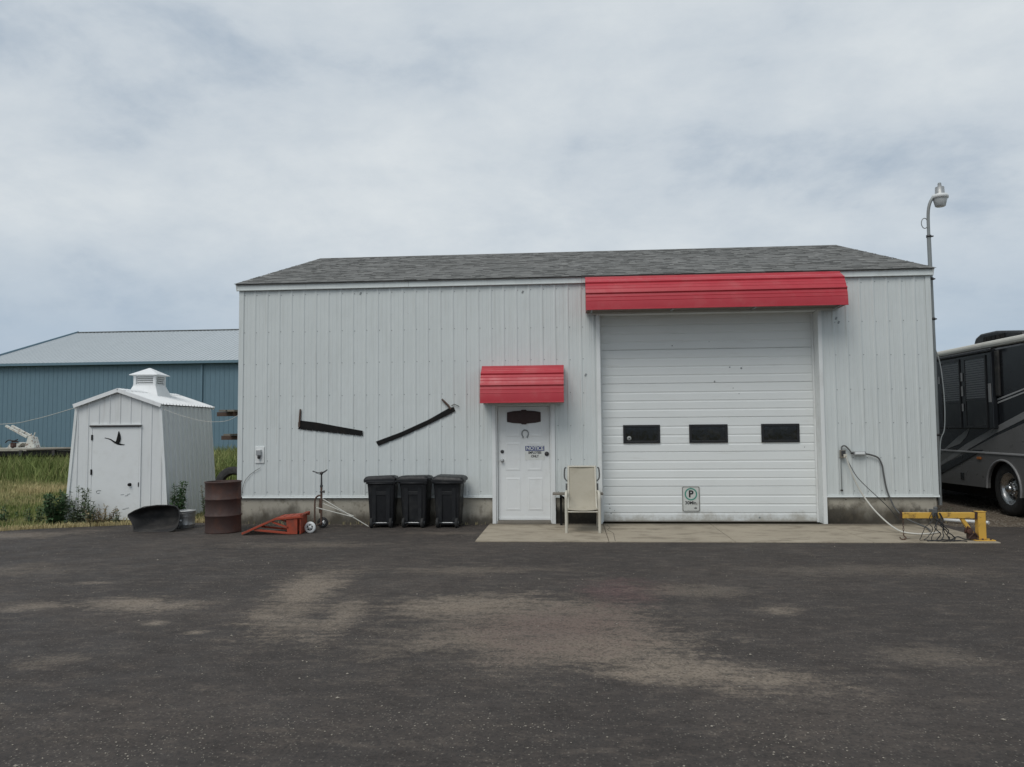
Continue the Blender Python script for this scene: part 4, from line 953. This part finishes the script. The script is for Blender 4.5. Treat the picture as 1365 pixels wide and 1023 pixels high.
# ------------------------------------------------------------------ red car ramp
t = thing('car_ramp', 'red steel drive-on car ramp sloping up to the right', 'ramp', (.70, -1.40, GZ), R(6)); t.scale = (1.07, 1.4, 1.08)
for y in (0, .30):
    mb = MB(); mb.bar((0.0, y, .02), (.50, y, .235), .032, .05, (0, 1, 0)); mb.bar((.50, y, .235), (.92, y, .265), .032, .05, (0, 1, 0)); obj('side_rail', mb, 'orange_red', t, bev=.003)
    mb = MB(); mb.bar((.18, y, .075), (.72, y, .018), .03, .03, (0, 1, 0)); obj('bottom_rail', mb, 'orange_red', t, bev=.003)
    mb = MB(); mb.prism([(.68, .005), (.83, .005), (.83, .25), (.66, .235)], y-.012, y+.012, 'Y'); obj('leg_plate', mb, 'orange_red', t, bev=.003)
    mb = MB(); mb.bar((.45, y, .19), (.70, y, .10), .024, .024, (0, 1, 0)); obj('brace', mb, 'orange_red', t)
for i in range(9):
    f = i/8; a = Vector((.03+.49*f, 0, .035+.215*f)); obj('tread_bar', MB().box((a.x, .15, a.z), (.05, .29, .012), Matrix.Rotation(R(-23.5), 3, 'Y')), 'orange_red', t)
for i in range(4): obj('deck_plate', MB().box((.565+.10*i, .15, .253+.007*i), (.085, .29, .014), Matrix.Rotation(R(-4), 3, 'Y')), 'orange_red', t, bev=.003)
obj('end_plate', MB().bb((.865, -.012, .005), (.88, .312, .30)), 'orange_red', t, bev=.003); obj('stop_bar', MB().tube([(.90, -.03, .285), (.90, .33, .285)], .018, 8), 'orange_red', t)

# ------------------------------------------------------------------ rusty drum, tub, pail
t = thing('steel_drum', 'rusty brown open steel drum beside the workshop corner', 'drum', (.205, -1.02, GZ)); t.scale = (1, 1, .95)
pr = [(.0, .015), (.275, .015), (.285, .0), (.292, .004), (.287, .02)]
for zc_ in (.30, .585): pr += [(.286, zc_-.022), (.296, zc_-.012), (.300, zc_), (.296, zc_+.012), (.286, zc_+.022)]
pr += [(.286, .86), (.296, .872), (.297, .885), (.285, .89), (.279, .882), (.278, .05), (0, .05)]
obj('shell', MB().lathe(pr, n=48), 'rust', t, rot=(0, R(-.6), 0))
t = thing('wheelbarrow_tub', 'black dusty poly wheelbarrow tub tipped on its side', 'tub', (-.95, -1.05, GZ), R(3)); t.scale = (1.10, 1, 1)
rim = [(-.45, .285), (-.36, .345), (-.22, .405), (-.02, .43), (.14, .43), (.26, .415), (.315, .36), (.335, .27), (.335, .16), (.315, .08), (.26, .02), (.18, .006), (.0, .004), (-.2, .004), (-.33, .01), (-.345, .08), (-.38, .16), (-.45, .255)]
nr = len(rim); cxr, czr = -.02, .20
mb = MB(); rings = []
for sc_, dy, dz_ in ((1.02, -.010, 0), (1.02, .004, 0), (1.0, .004, 0), (.93, .06, .0), (.84, .16, .01), (.72, .25, .01), (.5, .30, .01), (.2, .31, .01)):
    rings.append([(cxr+(x-cxr)*sc_, dy+(z)*.22, max(.002, czr+(z-czr)*sc_+dz_)) for x, z in rim])
for a, b in zip(rings, rings[1:]): mb.add(a+b, [(i, (i+1) % nr, nr+(i+1) % nr, nr+i) for i in range(nr)], True)
mb.add(rings[-1], [tuple(range(nr))], True)
o = obj('tray', mb, 'dusty_black', t, weld=True)
sd2 = o.modifiers.new('thick', 'SOLIDIFY'); sd2.thickness = .006; ss = o.modifiers.new('sub', 'SUBSURF'); ss.levels = 1; ss.render_levels = 2
mb = MB(); mb.tube([(x*1.0+cxr*0, -.012+z*.22, z+.002) for x, z in rings and [(p[0], p[2]) for p in rings[0]]]+[(rings[0][0][0], -.012+rings[0][0][2]*.22, rings[0][0][2]+.002)], .009, 6); obj('rolled_rim', mb, 'dusty_black', t)
t = thing('metal_pail', 'dented grey metal pail between the black tub and drum', 'pail', (-.72, -.50, GZ))
obj('body', MB().lathe([(0, .0), (.145, .0), (.15, .01), (.152, .05), (.156, .055), (.156, .07), (.153, .075), (.158, .20), (.162, .21), (.158, .22), (.166, .285), (.172, .29), (.172, .30), (.162, .30), (.150, .03), (0, .03)], n=32), 'galv', t)
obj('glint_boss', MB().lathe([(0, -.016), (.014, -.014), (.02, 0)], (-.01, -.157, .14), 12, 'Y'), 'white_paint', t)  # white boss painted in for the bright reflected spot on the pail
mb = MB(); mb.tube([(.165*math.cos(R(a)), .165*math.sin(R(a))-.02, .285+.02*math.sin(R(a))) for a in range(180, 361, 12)], .004, 5); obj('bail_handle', mb, 'galv', t)
mb = MB(); mb.tube([(-.46, -.22, .02), (-.02, -.28, .02)], .011, 6); tag(obj('yellow_stake', mb, 'yellow'), 'thin yellow stake lying on the dirt behind the drum', 'stake')

# ------------------------------------------------------------------ patio chair and bench
t = thing('patio_chair', 'beige sling patio chair facing the lot beside the entry door', 'chair', (6.20, -1.20, 0), R(0)); t.scale = (1.14, 1, 1)
for s in (-1, 1):
    mb = MB(); mb.tube(smooth_path([(s*.232, .0, .0), (s*.232, 0, .45), (s*.232, .01, .58), (s*.228, .06, .635), (s*.226, .14, .645), (s*.224, .36, .63), (s*.222, .46, .62)]), .020, 10); obj('arm_frame', mb, 'cream_metal', t)
    mb = MB(); mb.tube(smooth_path([(s*.222, .72, 0), (s*.222, .55, .3), (s*.222, .46, .62)]), .017, 8); obj('rear_leg', mb, 'cream_metal', t)
    mb = MB(); mb.tube(smooth_path([(s*.205, .0, .385), (s*.205, .25, .35), (s*.203, .42, .37), (s*.20, .50, .55), (s*.197, .58, .85), (s*.195, .63, 1.02)]), .015, 8); obj('side_rail', mb, 'cream_metal', t)
    mb = MB(); mb.tube(smooth_path([(s*.225, .66, 1.0), (s*.25, .66, .985), (s*.255, .64, .84), (s*.215, .6, .78)]), .011, 8); mb.tube([(s*.225, .6, .74), (s*.225, .56, .56)], .014, 8); obj('back_bracket', mb, 'grey_cable', t)
path = [Vector(p) for p in smooth_path([(0, -.015, .372), (0, .02, .392), (0, .25, .345), (0, .40, .362), (0, .475, .47), (0, .53, .66), (0, .585, .86), (0, .625, 1.0), (0, .655, 1.035), (0, .675, 1.01)], 5)]
mb = MB(); nx = 8
grid = [[(-.21+.42*i/nx, p.y+.018*math.sin(math.pi*i/nx)*(1 if p.z > .42 else 0), p.z-.018*math.sin(math.pi*i/nx)*(1 if p.z < .42 else .0)) for i in range(nx+1)] for p in path]
for a, b in zip(grid, grid[1:]): mb.add(a+b, [(i, i+1, nx+2+i, nx+1+i) for i in range(nx)], True)
o = obj('sling_seat', mb, 'sling', t, weld=True); sm = o.modifiers.new('thick', 'SOLIDIFY'); sm.thickness = .006
mb = MB(); mb.tube([(-.21, .005, .335), (.21, .005, .335)], .013, 8); obj('stretcher', mb, 'cream_metal', t)
mb = MB(); mb.tube([(-.20, .635, 1.02), (.20, .635, 1.02)], .014, 8); obj('top_rail', mb, 'cream_metal', t)
t = thing('plank_bench', 'low grey plank bench against the wall behind the patio chair', 'bench', (6.14, -.24, 0))
obj('plank', MB().bb((-.44, -.12, .525), (.42, .14, .555)), 'wood_grey', t, bev=.004)
for x in (-.30, .35): obj('leg', MB().bb((x-.018, .0, 0), (x+.018, .10, .524)), 'black_steel', t)
mb = MB(); mb.bar((-.28, -.06, .50), (-.12, -.06, .36), .03, .03, (0, 1, 0)); mb.bar((.33, -.06, .50), (.18, -.06, .36), .03, .03, (0, 1, 0)); obj('brace', mb, 'black_steel', t)

# ------------------------------------------------------------------ yellow beam
t = thing('lifting_beam', 'yellow steel post with long horizontal boom and hanging hook', 'hoist', (11.93, -1.85, 0))
obj('base_plate', MB().bb((-.13, -.11, 0), (.15, .11, .014)), 'yellow', t, bev=.002)
obj('post', MB().bb((-.055, -.055, .015), (.055, .055, .405)), 'yellow', t, bev=.012)
obj('boom', MB().bb((-1.10, -.04, .315), (-.056, .04, .398)), 'yellow', t, bev=.006)
obj('cap_plate', MB().bb((-.062, -.06, .406), (.062, .06, .416)), 'yellow', t, bev=.003)
mb = MB(); mb.bar((-.26, 0, .313), (-.10, 0, .06), .05, .05, (0, 1, 0)); obj('brace', mb, 'yellow', t, bev=.004)
mb = MB(); mb.bb((-.18, -.05, .016), (-.08, .05, .10)); mb.lathe([(0, -.06), (.035, -.06), (.042, -.05), (.042, .05), (0, .06)], (-.17, 0, .13), 14, 'Y'); mb.tube([(-.2, -.06, .03), (-.12, -.07, .12), (-.07, -.07, .05)], .012, 6); mb.tube([(-.22, .0, .10), (-.2, -.05, .2), (-.15, -.05, .16)], .014, 6); obj('winch', mb, 'rust', t, bev=.008)
for x, z in ((-.09, .05), (-.02, .05), (.09, .03)): obj('bolt', MB().lathe([(.014, 0), (.014, .02), (0, .022)], (x, -.085, .0145), 6), 'rust', t)
obj('strap', MB().bb((-.12, -.046, .30), (-.085, .046, .404)), 'rust', t, rot=(0, R(4), 0))
def chain(mb, pts, r=.011, wr=.0035):
    pts = [Vector(p) for p in pts]
    for i, (a, b) in enumerate(zip(pts, pts[1:])):
        d = (b-a); l = d.length; z = d.normalized(); x = z.orthogonal().normalized(); y = z.cross(x)
        if i % 2: x, y = y, x
        lk = [(a+b)/2+z*math.cos(R(q))*l*.62+x*math.sin(R(q))*r for q in range(0, 361, 45)]; mb.tube(lk, wr, 4, False)
mb = MB(); chain(mb, [(-1.085, -.01, .31-.028*i) for i in range(8)]); obj('chain', mb, 'rust_pipe', t)
mb = MB(); mb.tube(smooth_path([(-1.085, -.01, .10), (-1.08, -.01, .06), (-1.05, -.01, .03), (-1.085, -.01, .008), (-1.13, -.01, .02), (-1.135, -.01, .045)]), [.008]*31, 6); obj('hook', mb, 'rust_pipe', t)
obj('eye_plate', MB().bb((-1.115, -.03, .30), (-1.101, .03, .42)), 'rust', t)
t = thing('chain_bundle', 'tangle of chains and dark cables draped over the yellow boom', 'chains', (11.28, -1.88, 0))
mb = MB(); mb.box((0, .03, .42), (.09, .1, .05)); mb.box((-.01, -.03, .40), (.07, .04, .1)); mb.lathe([(0, -.03), (.03, -.02), (.03, .02), (0, .03)], (.01, -.02, .46), 10); obj('shackle_block', mb, 'grey_cable', t, bev=.008)
for k_ in range(8):
    mb = MB(); x0 = random.uniform(-.10, .12); pts = [(x0*.6, -.052, .40)]
    x, z, y = x0, .33, -.055
    while z > .02:
        pts.append((x, y, z)); x += random.uniform(-.045, .05)+x0*.12; z -= random.uniform(.03, .06); y += random.uniform(-.015, .012)
    dx = random.choice((-1, 1, 1)); 
    for j in range(random.randint(2, 6)): pts.append((x, y, .012)); x += dx*random.uniform(.03, .07); y += random.uniform(-.05, .02)
    mb.tube(smooth_path(pts, 4), random.choice((.005, .006, .008)), 6); obj('cable', mb, random.choice(('black_cable', 'black_cable', 'dark_metal', 'dark_metal')), t)
mb = MB(); mb.tube(smooth_path([(.05, -.06, .02), (.2, -.03, .012), (.32, .02, .05), (.42, .0, .012), (.52, .02, .03), (.62, -.02, .012)]), .009, 6); obj('cable', mb, 'dark_metal', t)
mb = MB(); mb.tube([(12.46, .42, .02), (12.78, .1, .03), (12.95, -.10, .035)], .028, 12); tag(obj('plastic_pipe', mb, 'white_paint'), 'short white plastic pipe lying beyond the yellow beam', 'pipe')
mb = MB(); mb.box((10.95, -1.72, .01), (.08, .05, .02), Matrix.Rotation(.4, 3, 'Z')); tag(obj('concrete_chip', mb, 'pebble', bev=.008), 'small pale chip lying on concrete below the yellow boom', 'stone')

# ------------------------------------------------------------------ motorhome
RX = 14.0
rv = thing('motorhome', 'large black and grey motorhome parked beside the workshop', 'motorhome', (RX, 0, GZ))
RY0, RY1, RW = -2.9, 9.0, 2.55
prof = [(.06, .34), (0, .42), (0, 1.0), (0, 2.2), (0, 3.0), (.02, 3.12), (RW-.02, 3.12), (RW, 3.0), (RW, .42), (RW-.06, .34)]
def rv_box(z0, z1, m, nm, xin=0):
    mb = MB(); mb.bb((xin, RY0, z0), (RW-xin, RY1, z1)); return obj(nm, mb, m, rv, bev=.03)
AY, AZ, AR = 1.36, .50, .56      # wheel arch centre (y,z) and radius
mb = MB()                         # lower body with a wheel arch cut-out and skirt
low = [(RY0, .36)]+[(AY+(-math.cos(R(a)))*AR*1.0, AZ+math.sin(R(a))*AR*.92) for a in range(-14, 195, 11)]+[(RY1, .36), (RY1, 1.13), (RY0, 1.13)]
mb.prism(low, 0, .05, 'X'); obj('lower_body', mb, 'rv_grey', rv)
mb = MB(); mb.bb((.052, RY0+.02, .5), (RW, RY1-.02, 1.13)); body = None
o = obj('underbody_shade_box', MB().bb((.5, RY0+.05, .20), (RW-.06, RY1-.05, 1.12)), 'dark_void', rv)  # near-black block, lowered to darken the space under the body
obj('wheel_well', MB().bb((.40, AY-.75, .30), (.46, AY+.75, 1.1)), 'dark_void', rv)
o = obj('upper_body', MB().bb((0, RY0, 1.132), (RW, RY1, 3.13)), 'rv_black', rv, bev=.05)
obj('roof_edge', MB().bb((-.03, RY0-.03, 3.14), (RW+.03, RY1+.03, 3.27)), 'rv_roof', rv, bev=.05)
obj('far_shade_skirt', MB().bb((RW-.05, RY0+.06, .20), (RW, RY1-.06, 1.131)), 'rv_grey', rv)  # hidden side reaches lower to stop light leaking in underneath
obj('end_skirt', MB().bb((.055, RY0, .36), (RW-.055, RY0+.05, 1.131)), 'rv_grey', rv); obj('end_skirt', MB().bb((.055, RY1-.05, .36), (RW-.055, RY1, 1.131)), 'rv_grey', rv)
mb = MB(); mb.tube([(-.012, AY-math.cos(R(a))*AR, AZ+math.sin(R(a))*AR*.92) for a in range(-14, 195, 11)], .022, 8); obj('arch_trim', mb, 'rv_light', rv)
wv = None
for y in (AY,):
    wv = obj('wheel', MB().lathe([(.30, .02), (.40, .0), (.475, .03), (.49, .07), (.49, .24), (.475, .28), (.30, .28)], (.055, y, .49), 40, 'X'), 'rubber', rv)
    obj('rim', MB().lathe([(0, .055), (.07, .05), (.085, .075), (.10, .10), (.20, .13), (.235, .12), (.255, .06), (.285, .03), (.305, .02), (.31, .04), (.29, .2)], (.055, y, .49), 36, 'X'), 'chrome', wv)
    mb = MB(); mb.lathe([(0, -.02), (.05, -.015), (.075, .01), (.08, .06)], (.055, y, .49), 20, 'X'); obj('hub_cap', mb, 'chrome', wv)
    mb = MB()
    for i in range(8): a = R(45*i); mb.lathe([(0, 0), (.035, .0), (.035, .012)], (.055+.112, y+.155*math.cos(a), .49+.155*math.sin(a)), 10, 'X')
    obj('hand_holes', mb, 'dark_void', wv)
    mb = MB()
    for i in range(10): a = R(36*i+10); mb.lathe([(0, -.03), (.012, -.028), (.014, .0)], (.055+.09, y+.105*math.cos(a), .49+.105*math.sin(a)), 6, 'X')
    obj('lug_nuts', mb, 'chrome', wv)
def plate(nm, poly, m, off=.004, th=.004, parent=rv): return obj(nm, MB().prism([(y, z+.0) for y, z in poly], -off-th, -off, 'X'), m, parent)
# stripes: local z has GZ offset of .015
plate('stripe', [(4.4, .60), (3.84, .84), (2.6, 1.31), (1.6, 1.62), (.63, 1.90), (-1.0, 2.30), (-1.0, 2.12), (.63, 1.77), (1.6, 1.50), (2.31, 1.27), (3.2, .98)], 'rv_light', .002)
plate('stripe', [(2.5, 1.18), (1.6, 1.45), (.63, 1.70), (-1.0, 2.03), (-1.0, 1.12), (2.3, 1.15)], 'rv_grey', .002)
plate('stripe', [(3.66, 1.12), (3.0, 1.42), (2.49, 1.62), (2.62, 1.45), (2.9, 1.29), (3.45, 1.17)], 'rv_light', .002)
plate('stripe', [(5.6, .95), (4.6, 1.22), (3.75, 1.48), (3.75, 1.58), (4.6, 1.38), (5.6, 1.15)], 'rv_light', .002)
plate('stripe', [(4.3, .62), (3.3, .92), (2.4, 1.18), (2.0, 1.19), (3.0, .86), (3.9, .58)], 'rv_black', .010)
plate('stripe', [(1.65, 2.09), (.59, 2.29), (-1.5, 2.66), (-1.5, 2.68), (.59, 2.315), (1.65, 2.125)], 'rv_silver', .002)
plate('stripe', [(1.65, 2.03), (.59, 2.23), (-1.5, 2.60), (-1.5, 2.62), (.59, 2.255), (1.65, 2.065)], 'rv_silver', .002)
obj('rub_rail', MB().bb((-.022, RY0, 1.118), (-.001, RY1, 1.155)), 'rv_silver', rv, bev=.006)
obj('marker_light', MB().bb((-.026, 2.10, 1.0), (-.002, 2.24, 1.05)), 'amber', rv, bev=.006)
obj('fuel_door', MB().bb((-.012, 2.80, .56), (-.002, 2.92, .70)), 'rv_black', rv, bev=.004)
# slide-out with two windows
so = obj('slide_out', MB().bb((-.10, 1.44, 1.60), (-.001, 3.62, 3.10)), 'rv_black', rv, bev=.015)
obj('slide_topper', MB().bb((-.16, 1.36, 3.045), (-.101, 3.75, 3.11)), 'black_plastic', so, bev=.02)
def rv_window(y0, y1, z0, z1, rail, blind, off=.10, par=None):
    fr = MB(); t_ = .035
    fr.bb((-off-.02, y0, z0), (-off-.001, y0+t_, z1)); fr.bb((-off-.02, y1-t_, z0), (-off-.001, y1, z1)); fr.bb((-off-.02, y0+t_, z0), (-off-.001, y1-t_, z0+t_)); fr.bb((-off-.02, y0+t_, z1-t_), (-off-.001, y1-t_, z1)); fr.bb((-off-.018, y0+t_, rail-.015), (-off-.001, y1-t_, rail+.015))
    obj('window_frame', fr, 'window_black', par or so)
    obj('window_pane', MB().bb((-off-.010, y0+t_, z0+t_), (-off-.002, y1-t_, z1-t_)), 'glass_dark', par or so)
    if blind:
        for i in range(int((z1-t_-rail-.02)/.045)): obj('blind_slat', MB().bb((-off-.013, y0+t_+.01, rail+.03+i*.045), (-off-.0102, y1-t_-.01, rail+.03+i*.045+.033)), 'rv_blind', par or so)
M['rv_blind'] = mat('blind_behind_tint', (.075, .08, .085), .35, var=.15)
M['rv_tint'] = mat('tinted_reflection', (.035, .042, .048), .12, var=.2)
rv_window(1.60, 2.40, 1.62, 3.0, 2.16, True); rv_window(2.58, 3.36, 1.62, 3.0, 2.14, True)
for y, z0, z1 in ((2.49, 2.55, 2.72), (2.49, 2.25, 2.45), (2.49, 1.95, 2.1), (3.44, 2.55, 2.7)): obj('awning_arm', MB().bb((-.125, y-.03, z0), (-.121, y+.03, z1)), 'rv_light', so)
obj('awning_arm', MB().bb((-.12, 1.46, 2.10), (-.1015, 1.53, 2.45)), 'rv_light', so); obj('seal', MB().bb((-.05, 1.30, 2.2), (-.001, 1.43, 3.06)), 'rubber', so, bev=.02)
for y0, y1 in ((3.95, 4.9), (5.4, 6.6)): rv_window(y0, y1, 1.75, 2.85, 2.2, False, 0.001, rv)
rv_window(-1.6, -.3, 1.9, 2.9, 2.3, False, .001, rv)
for s in (1,):
    ac = part_empty('air_conditioner', rv, (.36, .62, 3.27))
    mb = MB(); mb.prism([(.55, .0), (.62, .14), (.8, .17), (1.5, .25), (2.05, .25), (2.25, .18), (2.35, .0)], 0, .72, 'X'); obj('shroud', mb, 'black_plastic', ac, bev=.04)
    for i in range(5): obj('vent_slat', MB().bb((-.012, 1.15+i*.16, .06), (-.001, 1.27+i*.16, .16)), 'black_steel', ac)
mb = MB(); mb.bb((.0, RY0-.35, .45), (RW, RY0-.001, 1.5)); mb.bb((.06, RY0-.25, 1.5), (RW-.06, RY0-.001, 2.9)); obj('front_cap', mb, 'rv_grey', rv, bev=.12)

# ------------------------------------------------------------------ vegetation
def leafy(nm, label, loc, h, nst, spread, m, leaf=.06, dens=26, group=None, cat='weed', tip=None):
    t = thing(nm, label, cat, loc, group=group); ms, ml, mt = MB(), MB(), MB()
    for s in range(nst):
        a = random.uniform(0, 2*math.pi); r = random.uniform(0, spread); hh = h*random.uniform(.55, 1); lx, ly = random.uniform(-.2, .2)*hh, random.uniform(-.2, .2)*hh
        p0 = Vector((r*.5*math.cos(a), r*.5*math.sin(a), 0)); p1 = Vector((r*math.cos(a)+lx*.5, r*math.sin(a)+ly*.5, hh*.55)); p2 = Vector((r*math.cos(a)+lx, r*math.sin(a)+ly, hh))
        path = smooth_path([p0, p1, p2], 4); ms.tube(path, [.006-.0045*i/(len(path)-1) for i in range(len(path))], 4)
        for k_ in range(int(dens*hh/h)):
            f = random.uniform(.08, 1); i = min(int(f*(len(path)-1)), len(path)-2); p = path[i].lerp(path[i+1], f*(len(path)-1)-i)
            d = Vector((random.uniform(-1, 1), random.uniform(-1, 1), random.uniform(-.15, .9))).normalized(); L_ = leaf*random.uniform(.5, 1.25)*(1.15-.6*f); wd = L_*.22
            sd_v = d.cross(Vector((random.uniform(-.4, .4), random.uniform(-.4, .4), 1))).normalized()*wd; q = p+d*L_
            (ml if not (tip and f > .8) else mt).add([p, p+d*L_*.45+sd_v, q-Vector((0, 0, L_*.15)), p+d*L_*.45-sd_v], [(0, 1, 2), (0, 2, 3)])
    obj('stems', ms, 'stem', t, fixn=False); obj('leaves', ml, m, t, kind='stuff', fixn=False)
    if mt.f: obj('seed_heads', mt, tip, t, kind='stuff', fixn=False)
    return t
leafy('weed', 'bushy dark green weed left of the shed by asphalt edge', (-3.42, -.02, -.04), .62, 26, .24, 'leaf_dark', .115, 75)
leafy('weed', 'tall grey green thistle in front of the shed corner', (-3.02, -.06, -.04), .74, 14, .20, 'leaf', .10, 60)
leafy('weed', 'low loose green weed beside the shed door frame', (-2.76, -.06, -.04), .46, 14, .20, 'leaf', .085, 40)
leafy('weed', 'small pale dry weed at the shed door foot', (-2.55, -.12, -.04), .38, 22, .28, 'leaf_dry', .07, 30)
leafy('weed', 'thin brownish stalk weed before the shed door', (-2.25, -.12, -.04), .32, 7, .12, 'leaf', .07, 26, tip='leaf_dry')
leafy('weed', 'dark green weed growing by shed side above the black tub', (-1.36, .50, -.04), .82, 14, .18, 'leaf_dark', .115, 60)
leafy('weed', 'slender weed between shed wall and rusty drum', (-1.0, .95, -.04), .80, 9, .15, 'leaf', .085, 46, tip='leaf_dry')
leafy('weed', 'short dry tuft by the metal pail', (-.35, .1, -.04), .28, 14, .18, 'leaf_dry', .07, 24)
leafy('weed', 'straggly weeds growing by the motorhome at workshop corner', (12.65, .9, -.04), .30, 7, .22, 'leaf', .06, 18)
leafy('weed', 'yellow green tall grass clump behind the drum', (-1.0, 4.3, -.04), .95, 34, .40, 'leaf', .16, 16, tip='leaf_dry')
for lx_, ly_, lb_ in ((-3.9, .1, 'ragged knee high weed at the far left of the shed weeds'), (-4.6, .2, 'small leafy weed out on the grass left of the shed')):
    leafy('weed', lb_, (lx_, ly_, -.04), .36, 10, .2, 'leaf_dark', .08, 30)

def blades(nm, gen, n, hfun, wd, dryf, region_ok):
    vs = []; fs = []; tn = []; dr = []
    for _ in range(n):
        x, y = gen()
        if not region_ok(x, y): continue
        h = hfun(x, y)*random.uniform(.55, 1.2); a = random.uniform(0, 6.28); lx, ly = h*random.gauss(0, .28), h*random.gauss(0, .28); w_ = wd*random.uniform(.6, 1.4)*.5
        cx_, cy_ = math.cos(a)*w_, math.sin(a)*w_; b = len(vs)
        vs += [(x-cx_, y-cy_, -.052), (x+cx_, y+cy_, -.052), (x+lx*.35-cx_*.8, y+ly*.35-cy_*.8, h*.55), (x+lx*.35+cx_*.8, y+ly*.35+cy_*.8, h*.55), (x+lx, y+ly, h)]
        fs += [(b, b+1, b+3, b+2), (b+2, b+3, b+4)]
        t_ = min(1, max(0, random.gauss(.45, .25))); d_ = min(1, max(0, dryf(x, y)+random.gauss(0, .12))); tn += [t_, t_]; dr += [d_, d_]
    me = bpy.data.meshes.new(nm); me.from_pydata(vs, [], fs); me.materials.append(M['grass']); attr(me, 'tone', tn); attr(me, 'dry', dr)
    o = bpy.data.objects.new(nm, me); COL.objects.link(o); o['kind'] = 'stuff'; return o
def edge_y(x):
    for (x0, y0), (x1, y1) in zip(edge, edge[1:]):
        if x0 <= x <= x1: return y0+(y1-y0)*(x-x0)/(x1-x0)
    return -14
sin_, cos_ = math.sin(SA), math.cos(SA)
def out_shed(x, y):
    dx, dy = x-shed.location.x, y-shed.location.y; lx, ly = dx*cos_+dy*sin_, -dx*sin_+dy*cos_
    return not (abs(lx) < 1.0 and -.02 < ly < SD_)
def ok(x, y): return y > edge_y(x)+.12 and out_shed(x, y) and not (x > -.1 and y < D+.1 and x < W+.1)
def fbm(x, y, s): return mnoise.noise(Vector((x*s, y*s, .5)))
def dry_near(x, y):
    v = .18+.55*fbm(x, y, .8)+.25*fbm(x, y, 3)
    if 4.5 < y < 10.5: v += .6*(1-abs(y-7.5)/3)
    if y-edge_y(x) < .5: v += .5
    return v
blades('grass', lambda: (random.uniform(-17, 0), random.uniform(-3, 11)), 60000, lambda x, y: .07+.05*fbm(x, y, 1.1)+(.08 if y > 6.5 else 0), .016, dry_near, ok)
blades('grass', lambda: (random.uniform(-17, 0) if random.random() < .75 else random.uniform(-3, 0), random.uniform(9.5, 16)), 16000, lambda x, y: max(.2, min(.75, .25+(y-9.5)*.22)+.12*fbm(x, y, .9)), .03, lambda x, y: -.02+.3*fbm(x, y, .6)+(.3 if random.random() < .08 else 0), ok)
blades('grass', lambda: (random.uniform(-42, 4), random.uniform(16, 31.8)), 26000, lambda x, y: .7+.2*fbm(x, y, .5), .05, lambda x, y: .08+.4*fbm(x, y, .4), lambda x, y: ok(x, y))
# dead litter along the asphalt edge
def gen_edge():
    x = random.uniform(-9, .05); return x, edge_y(x)+abs(random.gauss(0, .16))-.04
blades('dry_grass', gen_edge, 7000, lambda x, y: .035+.03*random.random(), .012, lambda x, y: .95, lambda x, y: out_shed(x, y))
blades('dry_grass', lambda: (random.uniform(12.3, 13.2), random.uniform(.3, 5)), 260, lambda x, y: .05, .01, lambda x, y: .85, lambda x, y: True)

# pebbles on the asphalt and in the gravel
def pebbles(nm, pts, m):
    mb = MB()
    for x, y, z, r in pts:
        a = random.uniform(0, 6.28); c, s = math.cos(a), math.sin(a); e_ = random.uniform(.6, 1)
        v = [(r, 0, .25*r), (0, r*e_, .2*r), (-r*.9, 0, .3*r), (0, -r*e_, .25*r), (r*.15, r*.1, r*.75), (0, 0, -.1*r)]
        mb.add([(x+c*p-s*q, y+s*p+c*q, z+w_) for p, q, w_ in v], [(0, 1, 4), (1, 2, 4), (2, 3, 4), (3, 0, 4), (1, 0, 5), (2, 1, 5), (3, 2, 5), (0, 3, 5)])
    o = obj(nm, mb, m, fixn=False); o['kind'] = 'stuff'; return o
pts = []
for _ in range(60000):
    x, y = random.uniform(-6, 14), random.uniform(-12.6, -.3)
    if y > edge_y(x)-.02 or (4.5 < x < 12.15 and y > -2.1): continue
    dn = .02+.6*max(0, fbm(x, y, .55))+.5*max(0, fbm(x+9, y, 1.6))**2+(.25 if y < -8.6 else 0)
    if y-edge_y(x) > -.5: dn += .3
    if random.random() < dn*.62: pts.append((x, y, GZ, random.choice((.003, .004, .004, .005, .006, .008))*random.uniform(.7, 1.2)))
for _ in range(60):
    x, y = random.uniform(-2, 13), random.uniform(-11, -2.3); pts.append((x, y, GZ, random.uniform(.008, .016)))
for _ in range(5000):
    x, y = random.uniform(1.5, 9.5), random.uniform(-10.6, -9.0)
    if random.random() < max(0, .15+1.3*fbm(x+3, y, .9)): pts.append((x, y, GZ, random.choice((.003, .004, .005, .007))))
pebbles('pebbles', pts, 'pebble')
pts = [(random.uniform(0, 4.5), -.01-abs(random.gauss(0, .10)), GZ, random.uniform(.004, .012)) for _ in range(900)]
pts += [(random.uniform(10.4, 12.1), -.01-abs(random.gauss(0, .05)), 0, random.uniform(.003, .010)) for _ in range(300)]
pts += [(random.uniform(5.75, 6.5), -.01-abs(random.gauss(0, .08)), 0, random.uniform(.003, .010)) for _ in range(150)]
pts += [(random.uniform(4.6, 12.0), -2.06-abs(random.gauss(0, .04)), GZ, random.uniform(.003, .008)) for _ in range(700)]
pebbles('debris', pts, 'pebble_dark')
blades('dry_grass', lambda: (random.uniform(-.1, 4.5), -abs(random.gauss(0, .06))), 80, lambda x, y: .05, .008, lambda x, y: .8, lambda x, y: True)
pts = [(random.uniform(12.3, 17), random.uniform(-.3, 6), -.03, random.uniform(.008, .028)) for _ in range(6000)]
pts += [(x, edge_y(x)+random.gauss(.02, .09), -.03, random.uniform(.005, .016)) for x in [random.uniform(-7, 0) for _ in range(1500)]]
pebbles('gravel', pts, 'pebble_dark')
